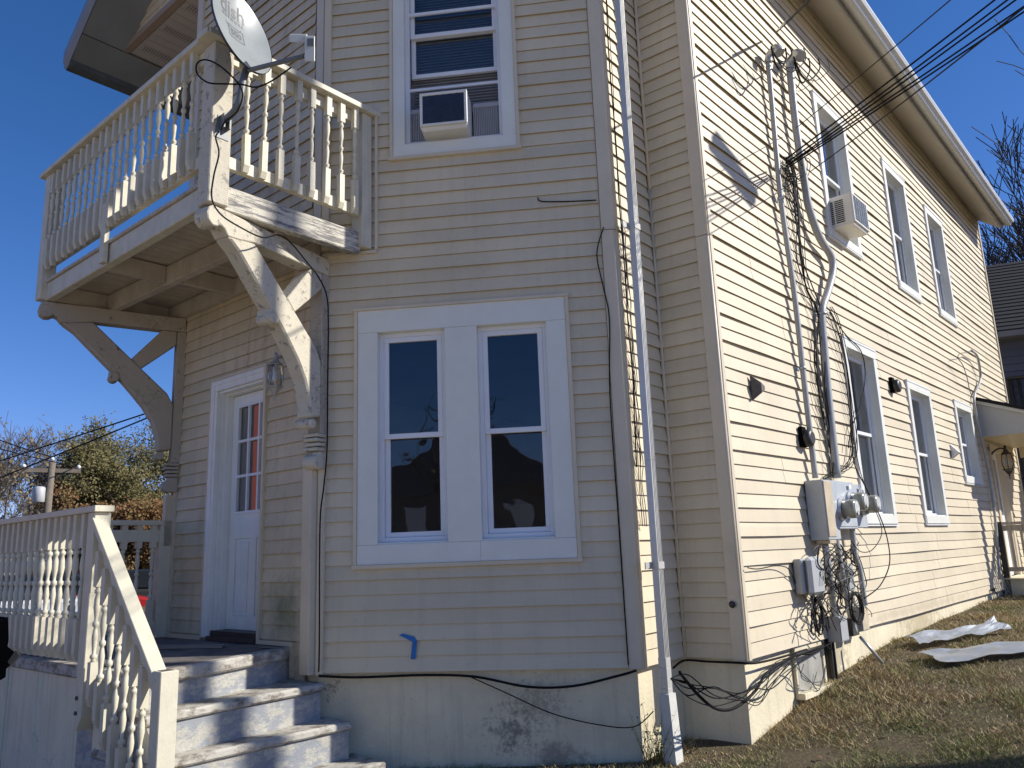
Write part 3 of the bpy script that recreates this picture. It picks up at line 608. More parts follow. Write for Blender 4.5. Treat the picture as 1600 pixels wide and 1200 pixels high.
# downspout
mb = MB()
def ds(z): return float(np.interp(z, [-.56, -.14, 1, 3, 4.92, 6.6], [.05, .035, .03, .045, .07, .09]))
for z0, z1, g in ((.05, 6.5, 0), (-.25, .06, .004)):
    n = 5
    for i in range(n):
        za, zb = z0+(z1-z0)*i/n, z0+(z1-z0)*(i+1)/n
        P = []
        for z in (za, zb): P += [N.p(ds(z), .155+g, z), N.p(ds(z)+.062, .155+g, z), N.p(ds(z)+.062, .105-g, z), N.p(ds(z), .105-g, z)]
        mb.hexa(P)
for j in range(3):
    for z0, z1 in ((.05, 3.2), (3.2, 6.5)): mb.tube([N.p(ds(z0)+.012+.017*j, .156, z0), N.p(ds(z1)+.012+.017*j, .156, z1)], .004, 5)
dsp = obj('downspout', mb, M['downspout'], house, bev=.006)
for z in (.62, 3.02): mb = MB(); mb.box(N, ds(z)-.08, ds(z)+.068, .10, .108, z, z+.045); mb.box(N, ds(z)-.006, ds(z)+.07, .155, .162, z, z+.045); mb.box(N, ds(z)+.064, ds(z)+.07, .1, .16, z, z+.045); obj('strap', mb, M['downspout'], dsp)
mb = MB(); mb.hexa([N.p(.02, .19, -.60), N.p(.115, .19, -.60), N.p(.115, .10, -.60), N.p(.02, .10, -.60), N.p(.02, .17, -.16), N.p(.11, .17, -.16), N.p(.11, .095, -.16), N.p(.02, .095, -.16)]); obj('downspout_shoe', mb, painted('old_downspout', (.62, .61, .56), .6, .12, 9, dirt=.9, dirtcol=(.2, .18, .14), bmp=.3), dsp)

# ------------------------------------------------------------------ balcony
def baluster_mesh(h, wsq=.04, top=.22, bot=.30, mat=None, cut=True):
    mb = MB(); q = wsq/2; zt = h*(1-top); zb = h*bot
    if cut: mb.hexa([(-q, -q*.2, 0), (q, -q*.2, 0), (q, q, .0), (-q, q, .0), (-q, -q, .045), (q, -q, .045), (q, q, .045), (-q, q, .045)])
    else: mb.lbox(-q, q, -q, q, 0, .045)
    mb.lbox(-q, q, -q, q, .0451, zb); mb.lbox(-q, q, -q, q, zt, h)
    L = zt-zb; pr = [(0, .98), (.03, .5), (.05, .92), (.085, .92), (.11, .45), (.2, .62), (.33, .80), (.42, .55), (.455, .42), (.475, .82), (.52, .82), (.545, .42), (.6, .5), (.72, .88), (.83, .78), (.9, .5), (.92, .85), (.955, .85), (.975, .5), (1, .98)]
    mb.lathe([(q*r, zb+L*t) for t, r in pr], seg=10)
    return mb.mesh('baluster', mat)
bal = thing('balcony', 'weathered cream wooden balcony with turned balusters above the white door', 'balcony', U(-1.05, .5, 3.05))
SX = .30; LX = -2.40; OUT = 1.10
bm = baluster_mesh(.865, .042, .20, .31, M['rail'])
def rot(fr_u, q, z):    # place a local mesh: local +y away from viewer side (-normal)
    return Matrix(((fr_u[0], -fr_u[1], 0, q[0]), (fr_u[1], fr_u[0], 0, q[1]), (0, 0, 1, z), (0, 0, 0, 1)))
fb = Fr(U(LX, OUT, 0)[:2], uC)                      # front plane of the balcony, s from 0 to 2.7
rail = link('railing', None, bal, Matrix.Translation(Vector(fb.p(1.3, 0, 3.2)))); rail['label'] = 'long front railing of the balcony'
for i in range(21):
    s = .10+i*.1205
    if abs(s-1.25) < .0: continue
    link('baluster', bm, rail, rot(fb.u, fb.b+fb.u*s+fb.n*.035, 3.235+.002*i+random.uniform(-.006, .006)) @ Matrix.Rotation(random.uniform(-.012, .012), 4, 'Y'))
mb = MB(); mb.box(fb, -.02, 2.62, -.03, .012, 4.03, 4.12); obj('top_rail', mb, M['rail'], rail, bev=.003)
mb = MB(); mb.box(fb, -.02, 2.62, -.03, .012, 3.27, 3.355); obj('bottom_rail', mb, M['rail'], rail, bev=.003)
mb = MB(); mb.box(fb, -.12, 2.80, -.055, .085, 4.125, 4.165); obj('handrail', mb, M['rail'], rail, bev=.003)
mb = MB(); mb.box(fb, 1.20, 1.275, .012, .05, 2.98, 3.46); obj('rail_post', mb, M['rail'], rail, bev=.004)
fs = Fr(U(SX, OUT, 0)[:2], -nC)                     # side plane, s from the outer post back to the bay wall
rail = link('railing', None, bal, Matrix.Translation(Vector(fs.p(.6, 0, 3.2)))); rail['label'] = 'short side railing of the balcony ending at the bay wall'
for i in range(8):
    s = .235+i*.1285; link('baluster', bm, rail, rot(fs.u, fs.b+fs.u*s+fs.n*.035, 3.27+random.uniform(-.006, .006)) @ Matrix.Rotation(random.uniform(-.012, .012), 4, 'Y'))
mb = MB(); mb.box(fs, .09, 1.24, -.03, .012, 4.03, 4.12); obj('top_rail', mb, M['rail'], rail, bev=.003)
mb = MB(); mb.box(fs, .09, 1.24, -.03, .012, 3.275, 3.36); obj('bottom_rail', mb, M['rail'], rail, bev=.003)
mb = MB(); mb.box(fs, -.10, 1.38, -.055, .085, 4.126, 4.17); mb.box(fs, 1.36, 1.42, -.02, .09, 4.05, 4.20); obj('handrail', mb, M['rail'], rail, bev=.003)
mb = MB(); mb.box(fs, -.02, .12, -.10, .045, 2.99, 4.124); obj('corner_post', mb, M['peel'], bal, bev=.006)
mb = MB(); mb.box(fs, 1.20, 1.29, -.08, .045, 3.03, 4.124); mb.box(fs, 1.29, 1.36, -.04, .02, 3.0, 4.1); obj('wall_post', mb, M['rail'], bal, bev=.004)
mb = MB(); mb.box(fb, -.06, .045, -.06, .05, 2.99, 4.124); obj('corner_post', mb, M['rail'], bal, bev=.004)
mb = MB(); mb.box(fs, .121, 1.22, -.075, .0, 2.985, 3.155); obj('side_beam', mb, M['beam'], bal, bev=.006)
mb = MB(); mb.box(fb, .0, 2.60, -.07, -.0, 2.985, 3.135); obj('front_beam', mb, M['rail'], bal, bev=.006)
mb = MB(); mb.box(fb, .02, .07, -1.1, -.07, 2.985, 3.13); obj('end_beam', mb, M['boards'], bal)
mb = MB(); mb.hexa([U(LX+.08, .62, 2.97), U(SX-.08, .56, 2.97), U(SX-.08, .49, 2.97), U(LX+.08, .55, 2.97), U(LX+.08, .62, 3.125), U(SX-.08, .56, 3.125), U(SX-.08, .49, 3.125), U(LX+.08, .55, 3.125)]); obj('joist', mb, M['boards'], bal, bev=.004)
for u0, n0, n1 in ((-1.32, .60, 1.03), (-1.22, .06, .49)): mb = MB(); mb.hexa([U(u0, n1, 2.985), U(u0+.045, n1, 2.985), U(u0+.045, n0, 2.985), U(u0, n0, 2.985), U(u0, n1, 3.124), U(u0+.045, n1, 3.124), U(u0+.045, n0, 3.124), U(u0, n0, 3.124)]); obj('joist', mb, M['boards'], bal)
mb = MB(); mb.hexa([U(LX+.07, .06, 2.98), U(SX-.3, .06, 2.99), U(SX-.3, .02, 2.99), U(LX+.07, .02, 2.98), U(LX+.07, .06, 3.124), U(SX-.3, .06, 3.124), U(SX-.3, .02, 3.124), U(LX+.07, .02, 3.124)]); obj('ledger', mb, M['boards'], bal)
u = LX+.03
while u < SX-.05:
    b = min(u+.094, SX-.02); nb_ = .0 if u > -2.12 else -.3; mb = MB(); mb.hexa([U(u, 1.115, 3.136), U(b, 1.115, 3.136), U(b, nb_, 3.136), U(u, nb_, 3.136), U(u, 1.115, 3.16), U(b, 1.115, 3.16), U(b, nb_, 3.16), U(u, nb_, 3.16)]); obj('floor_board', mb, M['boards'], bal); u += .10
# brackets
def bracket(base, tip, mat, label, lit):
    d = A2(*tip)-A2(*base); fr = Fr(base, d); L = float(np.hypot(*d))
    br = link('bracket', None, bal, Matrix.Translation(Vector(fr.p(.1, 0, 2.3)))); br['label'] = label
    def ext(name, pts, w_, m, bev=.006):
        mb = MB(); mb.prism(pts, lambda p, k: fr.p(p[0], (w_/2, -w_/2)[k], p[1])); return obj(name, mb, m, br, bev=bev)
    sc = [(L+.10-.055*(1-math.cos(a)), 2.905+.06*math.sin(a)) for a in (1.3, .7, 0, -.7, -1.3)]
    ext('top_beam', [(.0, 2.845), (.76, 2.845), (.90, 2.82), (1.0, 2.81), (1.03, 2.85), (1.06, 2.865), (1.09, 2.845), (1.13, 2.84), (1.165, 2.865), (1.175, 2.91), (1.16, 2.955), (1.13, 2.975), (0, 2.975)], .125, mat)
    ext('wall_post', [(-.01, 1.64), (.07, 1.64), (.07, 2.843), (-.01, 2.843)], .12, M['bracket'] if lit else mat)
    lower = [(1.0, 2.808), (.90, 2.74), (.70, 2.54), (.60, 2.44), (.50, 2.34), (.42, 2.25), (.32, 2.13), (.24, 2.0), (.195, 1.86), (.185, 1.74)]
    upper = [(.072, 1.76), (.075, 2.16), (.13, 2.26), (.38, 2.49), (.76, 2.842)]
    ext('brace', lower+upper, .13, mat, .012)
    ext('strut', [(.072, 2.76), (.20, 2.843), (.072, 2.843)][::-1]+[], .11, mat) if False else None
    ext('strut', [(.075, 2.72), (.36, 2.47), (.44, 2.55), (.20, 2.842), (.075, 2.842)][::-1], .115, mat)
    mb = MB(); Mx = fr.mat(.565, -.085, 2.375) @ Matrix.Rotation(math.radians(90), 4, 'X'); mb.lathe([(.034, .012), (.042, .018), (.042, .152), (.034, .158)], seg=14, M=Mx); mb.box(fr, .54, .60, -.062, .062, 2.37, 2.43); obj('carved_boss', mb, mat, br)
    mb = MB(); Mx = fr.mat(.165, -.08, 1.70) @ Matrix.Rotation(math.radians(90), 4, 'X'); mb.lathe([(.028, .005), (.036, .01), (.036, .15), (.028, .155)], seg=12, M=Mx); obj('scroll', mb, mat, br)
    for i in range(4):
        mb = MB(); z = 1.645-i*.033-.03; w2 = .07-.004*(i % 2); mb.box(fr, -.0, .115-.006*i+.012*(i % 2), -w2, w2, z, z+.024); obj('moulding', mb, mat, br, bev=.005)
    mb = MB(); mb.prism([(0, 1.512), (.08, 1.512), (.085, 1.49), (.115, 1.475), (.13, 1.45), (.125, 1.41), (.09, 1.385), (0, 1.385)], lambda p, k: fr.p(p[0], (.06, -.06)[k], p[1])); obj('corbel', mb, mat, br, bev=.008)
    mb = MB(); mb.box(fr, 0, .075, -.052, .052, 1.384, 1.386+.0); 
    return br
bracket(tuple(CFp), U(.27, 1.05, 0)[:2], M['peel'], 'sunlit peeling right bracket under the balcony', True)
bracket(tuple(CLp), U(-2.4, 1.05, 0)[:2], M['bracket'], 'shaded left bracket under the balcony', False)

# ------------------------------------------------------------------ porch: slab, steps, walls, railings
porch = thing('porch', 'raised concrete porch with worn blue grey steps in front of the white door', 'porch', U(-1.2, .6, -.6))
PW = 1.27
def slabpoly(name, pts, z0, z1, mat, bev=.012, par=porch):
    mb = MB(); mb.prism(pts, lambda p, k: U(p[0], p[1], (z0, z1)[k])); return obj(name, mb, mat, par, bev=bev)
deck = [(-6.0, 0.0), (-.28, 0.0), (-.22, .16), (-.17, .35), (-.09, .62), (-.02, 1.0), (.0, PW), (-6.0, PW)][::-1]
slabpoly('porch_floor', [(-6.0, -.6), (-2.15, -.6), (-2.15, -.0), (-.31, -.0), (-.26, .16), (-.215, .35), (-.135, .62), (-.07, 1.0), (-.05, 1.22), (-6, 1.22)][::-1], .10, .160, M['slab'])
slabpoly('slab_edge', [(-.30, .02), (-.275, .02), (-.215, .16), (-.165, .35), (-.085, .62), (-.015, 1.0), (.005, PW), (-6.0, PW), (-6.0, 1.19), (-.10, 1.19), (-.11, 1.0), (-.18, .62), (-.27, .35), (-.32, .16)][::-1], .085, .1625, M['tread'])
def ctr(pts): return pts
steps = [(-.055, [(-.42, .0), (.085, .0), (.10, .12), (.12, .6), (.155, 1.0), (.165, 1.25)], -.105), (-.285, [(-.2, -.10), (.315, -.06), (.30, .0), (.28, .6), (.255, 1.05), (.25, 1.27)], -.335), (-.515, [(0, -.2), (.56, -.14), (.55, .0), (.54, .6), (.53, 1.27)], -.565), (-.74, [(.2, -.4), (.86, -.3), (.84, 1.27)], -.79)]
rb = [(-.31, 0.), (-.255, .16), (-.205, .35), (-.125, .62), (-.06, 1.0), (-.05, 1.22)]
def riser(pts, z0, z1, back, inset=.03):
    f_ = [(p[0]-inset, p[1]) for p in pts]; slabpoly('step_riser', (f_+[(back, f_[-1][1]-.001), (back, f_[0][1])])[::-1], z0, z1, M['step'], .008)
slabpoly('step_riser', (rb+[(-1.2, 1.22), (-1.2, 0.)])[::-1], -.5, .099, M['step'], .006)
for i, (z, pts, zb) in enumerate(steps):
    back = pts[0][0]-.25
    slabpoly('step_tread', (pts+[(back, pts[-1][1]), (back, pts[0][1])])[::-1], z-.052, z, M['tread'], .012)
    riser(pts, z-.5, z-.053, back-.05)
# outer wall
mb = MB(); n = 14
for i in range(n):
    a = -6.0+(5.95)*i/n; b = -6.0+(5.95)*(i+1)/n; w1 = .006*math.sin(i*1.3); w2 = .006*math.sin((i+1)*1.3); mb.quad(U(a, PW-.03+w1, -1.2), U(b, PW-.03+w2, -1.2), U(b, PW-.03+w2, .10), U(a, PW-.03+w1, .10), True)
mb.quad(U(-.04, PW-.024, -1.2), U(.9, PW-.024, -1.2), U(.9, PW-.024, -.75), U(-.04, PW-.024, .09)); obj('porch_wall', mb, M['porchwall'], porch)
for s_, w_ in ((-1.42, .02), (-1.33, .012), (-.72, .02), (-2.0, .02)): mb = MB(); mb.tube([U(s_, PW-.028, .09), U(s_-.01, PW-.026, -1.1)], .010, 6); obj('wall_rib', mb, M['porchwall'], porch)
# railings
pm_ = baluster_mesh(.90, .045, .235, .28, M['rail2']); fp = Fr(U(-6, 1.29, 0)[:2], uC)
rail = link('railing', None, porch, Matrix.Translation(Vector(fp.p(5, 0, .3)))); rail['label'] = 'front railing of the porch, partly sunlit'
for i in range(24):
    s = 5.34-i*.112; link('baluster', pm_, rail, rot(fp.u, fp.b+fp.u*s+fp.n*.02, .20) @ Matrix.Rotation(random.uniform(-.01, .01), 4, 'Y'))
mb = MB(); mb.box(fp, 2.2, 5.43, -.045, -.003, 1.01, 1.095); obj('top_rail', mb, M['rail2'], rail, bev=.003)
mb = MB(); mb.box(fp, 2.2, 5.43, -.045, -.003, .24, .32); obj('bottom_rail', mb, M['rail2'], rail, bev=.003)
mb = MB(); mb.box(fp, 2.1, 5.56, -.06, .06, 1.101, 1.14); obj('handrail', mb, M['rail2'], rail, bev=.003)
mb = MB(); mb.prism([(0, -.11), (.045, -.19), (.10, -.11), (.10, 1.10), (0, 1.10)], lambda p, k: fp.p(5.43+p[0], (.045, -.055)[k], p[1])); post = obj('newel_post', mb, M['rail2'], rail, bev=.004)
for z in (-.0, -.085): mb = MB(); mb.lathe([(.012, 0), (.012, .01), (.006, .012)], seg=8, M=fp.mat(5.47, .046, z) @ Matrix.Rotation(math.radians(90), 4, 'X')); obj('bolt', mb, M['rustmetal'], post)
# stair rail: slopes from the newel at the top to the newel at the bottom
rail = link('railing', None, porch, Matrix.Translation(Vector(fp.p(6, 0, 0)))); rail['label'] = 'sloping stair railing with square newel post'
sA, zA, sB, zB = 5.50, 1.075, 6.44, .17
def zl(s): return zA+(zB-zA)*(s-sA)/(sB-sA)
def slope_box(name, s0, s1, o0, o1, dz0, dz1, mat, bev=.003):
    mb = MB(); P = []
    for dz in (dz0, dz1): P += [fp.p(s0, o1, zl(s0)+dz), fp.p(s1, o1, zl(s1)+dz), fp.p(s1, o0, zl(s1)+dz), fp.p(s0, o0, zl(s0)+dz)]
    mb.hexa(P); return obj(name, mb, mat, rail, bev=bev)
slope_box('handrail', 5.52, 6.46, -.03, .055, -.04, .012, M['rail2'])
slope_box('top_rail', 5.53, 6.40, -.02, .015, -.165, -.041, M['rail2'])
slope_box('bottom_rail', 5.50, 6.40, -.035, .003, -1.06, -.93, M['rail2'])
slope_box('stringer', 5.52, 7.0, -.06, -.036, -1.36, -1.10, M['porchwall'])
for i in range(7):
    s = 5.60+i*.110; link('baluster', pm_, rail, rot(fp.u, fp.b+fp.u*s+fp.n*.022, zl(s)-1.02))
mb = MB(); mb.box(fp, 6.41, 6.505, -.05, .05, -.95, .215); obj('newel_post', mb, M['rail2'], rail, bev=.004)
mb = MB(); mb.box(fp, 6.43, 6.485, -.03, .03, .2155, .2175); obj('post_end_grain', mb, M['rustmetal'], rail)
# railing at the far end of the porch, in shade
fe = Fr(U(-2.16, 1.30, 0)[:2], -nC)
rail = link('railing', None, porch, Matrix.Translation(Vector(fe.p(.6, 0, .3)))); rail['label'] = 'shaded end railing against the house corner'
for i in range(9): link('baluster', pm_, rail, rot(fe.u, fe.b+fe.u*(.14+i*.125)+fe.n*.0, .22))
mb = MB(); mb.box(fe, -.02, 1.30, -.05, .05, 1.10, 1.14); obj('handrail', mb, M['rail2'], rail)
mb = MB(); mb.box(fe, -.02, 1.26, -.02, .02, .96, 1.06); obj('top_rail', mb, M['rail2'], rail)
mb = MB(); mb.box(fe, -.02, 1.26, -.02, .02, .22, .30); obj('bottom_rail', mb, M['rail2'], rail)
mb = MB(); mb.box(fe, 1.18, 1.28, -.05, .05, .16, 1.098); obj('post', mb, M['rail2'], rail, bev=.003)
# ---- small things on and near the porch
mb = MB(); P = [U(-1.62, .60, 0), U(-1.5, .72, 0), U(-.72, .30, 0), U(-.84, .20, 0)]; mb.hexa([(p[0], p[1], .1635) for p in P]+[(p[0], p[1], .176) for p in P]); tag(obj('loose_board', mb, M['woodboard']), 'thin grey board lying flat on the porch floor by the door', 'board')
mb = MB(); P = [U(-.47, .13, 0), U(-.45, .17, 0), U(-.28, .11, 0), U(-.30, .07, 0)]; mb.hexa([(p[0], p[1], .164) for p in P]+[(p[0], p[1], .168) for p in P]); tag(obj('paint_stirrer', mb, M['woodboard']), 'small pale wood sliver on the shaded porch edge near the wall', 'wood scrap')
def pbin():
    t = thing('garbage_bin', 'black bin with jagged side at the left edge of the porch wall', 'bin', at(10, 1060, 2.6))
    Y = 2.65; P = [(-60, 970), (12, 969), (13, 964), (14, 1000), (12, 1010), (30, 1024), (28, 1030), (10, 1045), (9, 1058), (-4, 1066), (-60, 1080)]
    mb = MB(); mb.prism([(x, y) for x, y in P], lambda p, k: at(p[0], p[1], Y+.0) if k == 0 else tuple(Vector(at(p[0], p[1], Y))+Vector((-.26, .25, 0)))); obj('bin_body', mb, M['black'], t, bev=.004)
    mb = MB(); mb.hexa([tuple(Vector(at(x, y, Y-.01))+Vector((0, dy, 0))) for dy in (0, .008) for x, y in ((12, 1034), (24, 1016), (30, 1024), (16, 1040))]); obj('flap', mb, M['darkmetal'], t)
pbin()
mb = MB(); P = [F.px(500+a/2.667, 850+b/2.667, .018) for a, b in ((330, 380), (345, 373), (392, 386), (404, 402), (398, 480), (378, 480), (386, 408))]
mb.prism(P[::-1], lambda p, k: F.p(p[0], (.019, .0205)[k]-.010*((p[1]/E_) % 1)*.0, p[1])); tag(obj('blue_tape', mb, M['tape']), 'bent strip of blue painter tape stuck on siding below the double window', 'tape')

# ------------------------------------------------------------------ air conditioners
def aircon(fr, s0, s1, z0, z1, o0, o1, fin, label, side_vents):
    t = thing('air_conditioner', label, 'air conditioner', fr.p((s0+s1)/2, 0, z0), 'window air conditioners')
    mb = MB(); b = .022
    P = [fr.p(s0+.02, o1, z0), fr.p(s1-.02, o1, z0), fr.p(s1, o0, z0), fr.p(s0, o0, z0)]
    mb.box(fr, s0, s1, o0, o1-.012, z0+.03, z1); mb.hexa([fr.p(s0+.015, o1-.03, z0), fr.p(s1-.015, o1-.03, z0), fr.p(s1, o0, z0), fr.p(s0, o0, z0), fr.p(s0, o1-.012, z0+.0295), fr.p(s1, o1-.012, z0+.0295), fr.p(s1, o0, z0+.0295), fr.p(s0, o0, z0+.0295)])
    obj('housing', mb, M['acwhite'], t, bev=.005)
    mb = MB(); ring(mb, fr, (s0, s1, z0+.03, z1), b, o1-.012, o1, bot=.02); obj('rim', mb, M['acwhite'], t, bev=.003)
    mb = MB(); mb.box(fr, s0+b, s1-b, o1-.0118, o1-.006, z0+.051, z1-b)
    for z in np.arange(z0+.06, z1-b-.01, .017): mb.box(fr, s0+b, s1-b, o1-.006, o1-.003, z, z+.006)
    for k in range(1, 6): s = s0+b+(s1-s0-2*b)*k/6; mb.box(fr, s-.003, s+.003, o1-.005, o1-.001, z0+.051, z1-b)
    stuff(obj('coil_grille', mb, fin, t))
    if side_vents:
        for j in range(2):
            for k in range(12):
                z = z0+.05+k*(z1-z0-.09)/12; mb = MB(); a = o0+.06+j*(o1-o0-.14)/2; mb.box(fr, s0-.003, s0+.001, a, a+(o1-o0-.14)/2-.015, z, z+.010); obj('vent_slot', mb, M['black'], t)
    return t
aircon(F, .80, 1.165, 3.905, 4.21, -.12, .14, M['acfin'], 'white window air conditioner in the upstairs front window, dark grille facing out', False)
aircon(B, 2.72, 3.16, 3.86, 4.20, -.09, .25, M['acfin2'], 'window air conditioner with vented side sticking out of the upstairs side wall', True)

# ------------------------------------------------------------------ satellite dish
def dish():
    P0 = Vector(at(380, 47, 4.46)); nn = Vector((.86, -.42, .24)).normalized(); z = Vector((0, 0, 1)); ey = (z-nn*z.dot(nn)).normalized(); ex = ey.cross(nn).normalized()
    Mx = Matrix(((ex.x, ey.x, nn.x, P0.x), (ex.y, ey.y, nn.y, P0.y), (ex.z, ey.z, nn.z, P0.z), (0, 0, 0, 1)))
    t = thing('satellite_dish', 'grey satellite dish on a bent mast clamped to the balcony corner post', 'satellite dish', fs.p(.05, .05, 3.55))
    a, b, dp = .245, .31, .055
    def zz(x, y): return dp*((x/a)**2+(y/b)**2)-dp
    mb = MB(); R = 14; S = 48; 
    for i in range(R+1):
        r = i/R
        for j in range(S): an = 2*math.pi*j/S; x, y = a*r*math.cos(an), b*r*math.sin(an); mb.v.append((x, y, zz(x, y)))
    for i in range(R):
        for j in range(S): j2 = (j+1) % S; mb.f.append((i*S+j, i*S+j2, (i+1)*S+j2, (i+1)*S+j)[::-1]); mb.sm.append(True)
    rf = obj('reflector', mb, M['dish'], t, Mx)
    mb = MB()
    for i in range(2, R+1):
        r = i/R*1.0
        for j in range(S): an = 2*math.pi*j/S; x, y = (a*r+.001)*math.cos(an), (b*r+.001)*math.sin(an); mb.v.append((x, y, zz(x, y)-.016))
    for j in range(S): an = 2*math.pi*j/S; mb.v.append(((a+.004)*math.cos(an), (b+.004)*math.sin(an), zz(a*math.cos(an), b*math.sin(an))+.002))
    for i in range(R-1):
        for j in range(S): j2 = (j+1) % S; mb.f.append((i*S+j, i*S+j2, (i+1)*S+j2, (i+1)*S+j)); mb.sm.append(True)
    obj('dish_back', mb, M['dishback'], t, Mx)
    # print on the reflector
    def text(body, x, y, size, bold=0, sx=1):
        c = bpy.data.curves.new('lettering', 'FONT'); c.body = body; c.size = size; c.align_x = 'CENTER'; c.offset = bold; c.resolution_u = 3
        o = bpy.data.objects.new('tmp', c); COL.objects.link(o); dg = bpy.context.evaluated_depsgraph_get(); dg.update(); me = bpy.data.meshes.new_from_object(o.evaluated_get(dg)); bpy.data.objects.remove(o)
        for v in me.vertices: X = v.co.x*sx+x; Y = v.co.y+y; v.co = (X, Y, zz(X, Y)+.0018)
        me.materials.clear(); me.materials.append(M['print']); return link('lettering', me, rf, Mx)
    text('dish', -.03, .115, .15, .002, .9); text('N E T W O R K', -.03, .082, .030, .0008, .95); text('500', -.01, -.03, .062, .001, 1.0)
    mb = MB()
    for x0, x1, y0, y1 in ((-.075, .055, -.057, -.052), (-.075, .055, .037, .042), (-.075, -.070, -.052, .037), (.050, .055, -.052, .037)):
        for k in range(6):
            pa, pb = x0+(x1-x0)*k/6, x0+(x1-x0)*(k+1)/6
            if x1-x0 < .01: pa, pb = x0, x1; ya, yb = y0+(y1-y0)*k/6, y0+(y1-y0)*(k+1)/6
            else: ya, yb = y0, y1
            mb.quad(*[(x, y, zz(x, y)+.0018) for x, y in ((pa, ya), (pb, ya), (pb, yb), (pa, yb))])
    for k in range(14):
        t0, t1 = -2.6+k*.16, -2.6+(k+1)*.16; 
        mb.quad(*[(-.03+r*math.cos(q), .075+r*.8*math.sin(q), zz(-.03+r*math.cos(q), .075+r*.8*math.sin(q))+.0018) for r, q in ((.072, t0), (.078, t0), (.078, t1), (.072, t1))])
    obj('emblem', mb, M['print'], rf, Mx)
    # clamp, mast, arm, LNB
    bot = Mx @ Vector((0, -b+.03, -.01)); c = Vector(fs.p(.06, .075, 3.57)); back = Mx @ Vector((0, -.06, -.10))
    mb = MB(); mid = Vector(at(372, 165, 4.50)); up_ = Vector(at(381, 122, 4.50)); mb.tube(smooth_path([tuple(c), tuple(mid), tuple(up_), tuple(Vector(up_)+Vector((.01, .05, .14)))], 5), .023, 10); obj('mast', mb, M['mast'], t)
    mb = MB(); Mb = Matrix.Translation(back); mb.beam(tuple(Mx @ Vector((0, -.14, -.075))), tuple(Mx @ Vector((0, .02, -.085))), .09, .05, tuple(nn)); obj('tilt_bracket', mb, M['dishback'], t)
    mb = MB(); mb.hexa([fs.p(-.0, .046, 3.44), fs.p(.10, .046, 3.44), fs.p(.10, .05, 3.44), fs.p(0, .05, 3.44), fs.p(.02, .046, 3.60), fs.p(.09, .046, 3.60), fs.p(.09, .05, 3.60), fs.p(.02, .05, 3.60)]); mb.box(fs, .035, .045, .05, .10, 3.50, 3.60); mb.box(fs, .075, .085, .05, .10, 3.50, 3.60); obj('foot_plate', mb, M['mast'], t)
    L = Vector(at(474, 88, 4.36)); st = Mx @ Vector((0, -b-.0, .0))
    mb = MB(); mb.beam(tuple(Vector(st)-nn*.02), tuple(L), .024, .018); obj('feed_arm', mb, M['mast'], t)
    mb = MB(); e0 = Vector((1, 0, 0))
    def lb(x0, y0, x1, y1, Y0, Y1, nm):
        m_ = MB(); m_.hexa([at(x, y, Yq) for Yq in (Y0, Y1) for x, y in ((x0, y1), (x1, y1), (x1, y0), (x0, y0))]); obj(nm, m_, M['lnb'], t, bev=.004)
    lb(476, 56, 492, 96, 4.30, 4.37, 'lnb_body'); lb(452, 53, 480, 66, 4.32, 4.44, 'lnb_horn')
    m_ = MB(); m_.hexa([at(x, y, Yq) for Yq in (4.296, 4.301) for x, y in ((480, 72), (490, 72), (490, 60), (480, 60))]); obj('lnb_label', m_, M['print'], t)
dish()
def cable(name, pts, r, label, mat=None, k=6, seg=5, cat='cable', group=None):
    mb = MB(); mb.tube(smooth_path(pts, k), r, seg); return tag(obj(name, mb, mat or M['cable']), label, cat, group)
cable('coax_loop', [at(x, y, Y) for x, y, Y in ((345, 205, 4.50), (352, 190, 4.49), (372, 172, 4.48), (378, 140, 4.45), (350, 108, 4.43), (325, 94, 4.43), (309, 98, 4.43), (308, 115, 4.43), (325, 129, 4.43), (352, 131, 4.43), (378, 132, 4.43), (400, 136, 4.42), (425, 126, 4.40), (455, 105, 4.37))], .0055, 'black coaxial cable looping out beside the satellite dish mast')
cable('coax_cable', [at(x, y, Y) for x, y, Y in ((343, 205, 4.47), (337, 215, 4.47), (342, 240, 4.48), (334, 275, 4.49), (331, 310, 4.50), (345, 335, 4.50), (375, 355, 4.62), (410, 371, 4.85), (435, 367, 5.02), (455, 380, 5.2), (480, 410, 5.4), (497, 432, 5.5), (510, 460, 5.56), (513, 500, 5.6), (512, 600, 5.62), (511, 700, 5.62), (506, 760, 5.62), (500, 820, 5.62), (499, 1000, 5.62), (498, 1050, 5.62))], .0055, 'black coaxial cable from the balcony corner down the bay corner trim')
cable('coax_cable', [F.p(.03, .04, -.01), F.p(.3, .03, -.025), F.p(.75, .02, -.02), F.p(1.1, .03, -.035), F.p(1.45, .05, -.10), F.p(1.75, .05, -.10), F.p(2.05, .05, -.04), F.p(2.16, .06, -.01)], .009, 'thick black cable sagging along the bottom of the front siding')
cable('coax_cable', [F.p(1.05, .02, -.03), F.p(1.3, .02, -.14), F.p(1.6, .03, -.27), F.p(1.9, .04, -.34), F.p(2.12, .06, -.35), F.p(2.25, .05, -.26)], .004, 'thin black cable drooping diagonally across the front foundation')
cable('wire_stub', [F.p(1.66, .012, 3.335), F.p(1.68, .02, 3.30), F.p(1.80, .02, 3.285), F.p(1.95, .02, 3.275), F.p(2.09, .03, 3.265)], .0045, 'short black wire from a hole across the front siding near the corner')
cable('wire_stub', [F.p(2.13, .03, 3.05), F.p(2.07, .03, 2.85), F.p(2.10, .03, 2.6), F.p(2.13, .03, 2.35), F.p(2.10, .03, 1.8), F.p(2.105, .03, .9), F.p(2.11, .03, .02)], .0045, 'thin black wire running down along the right edge of the front wall')
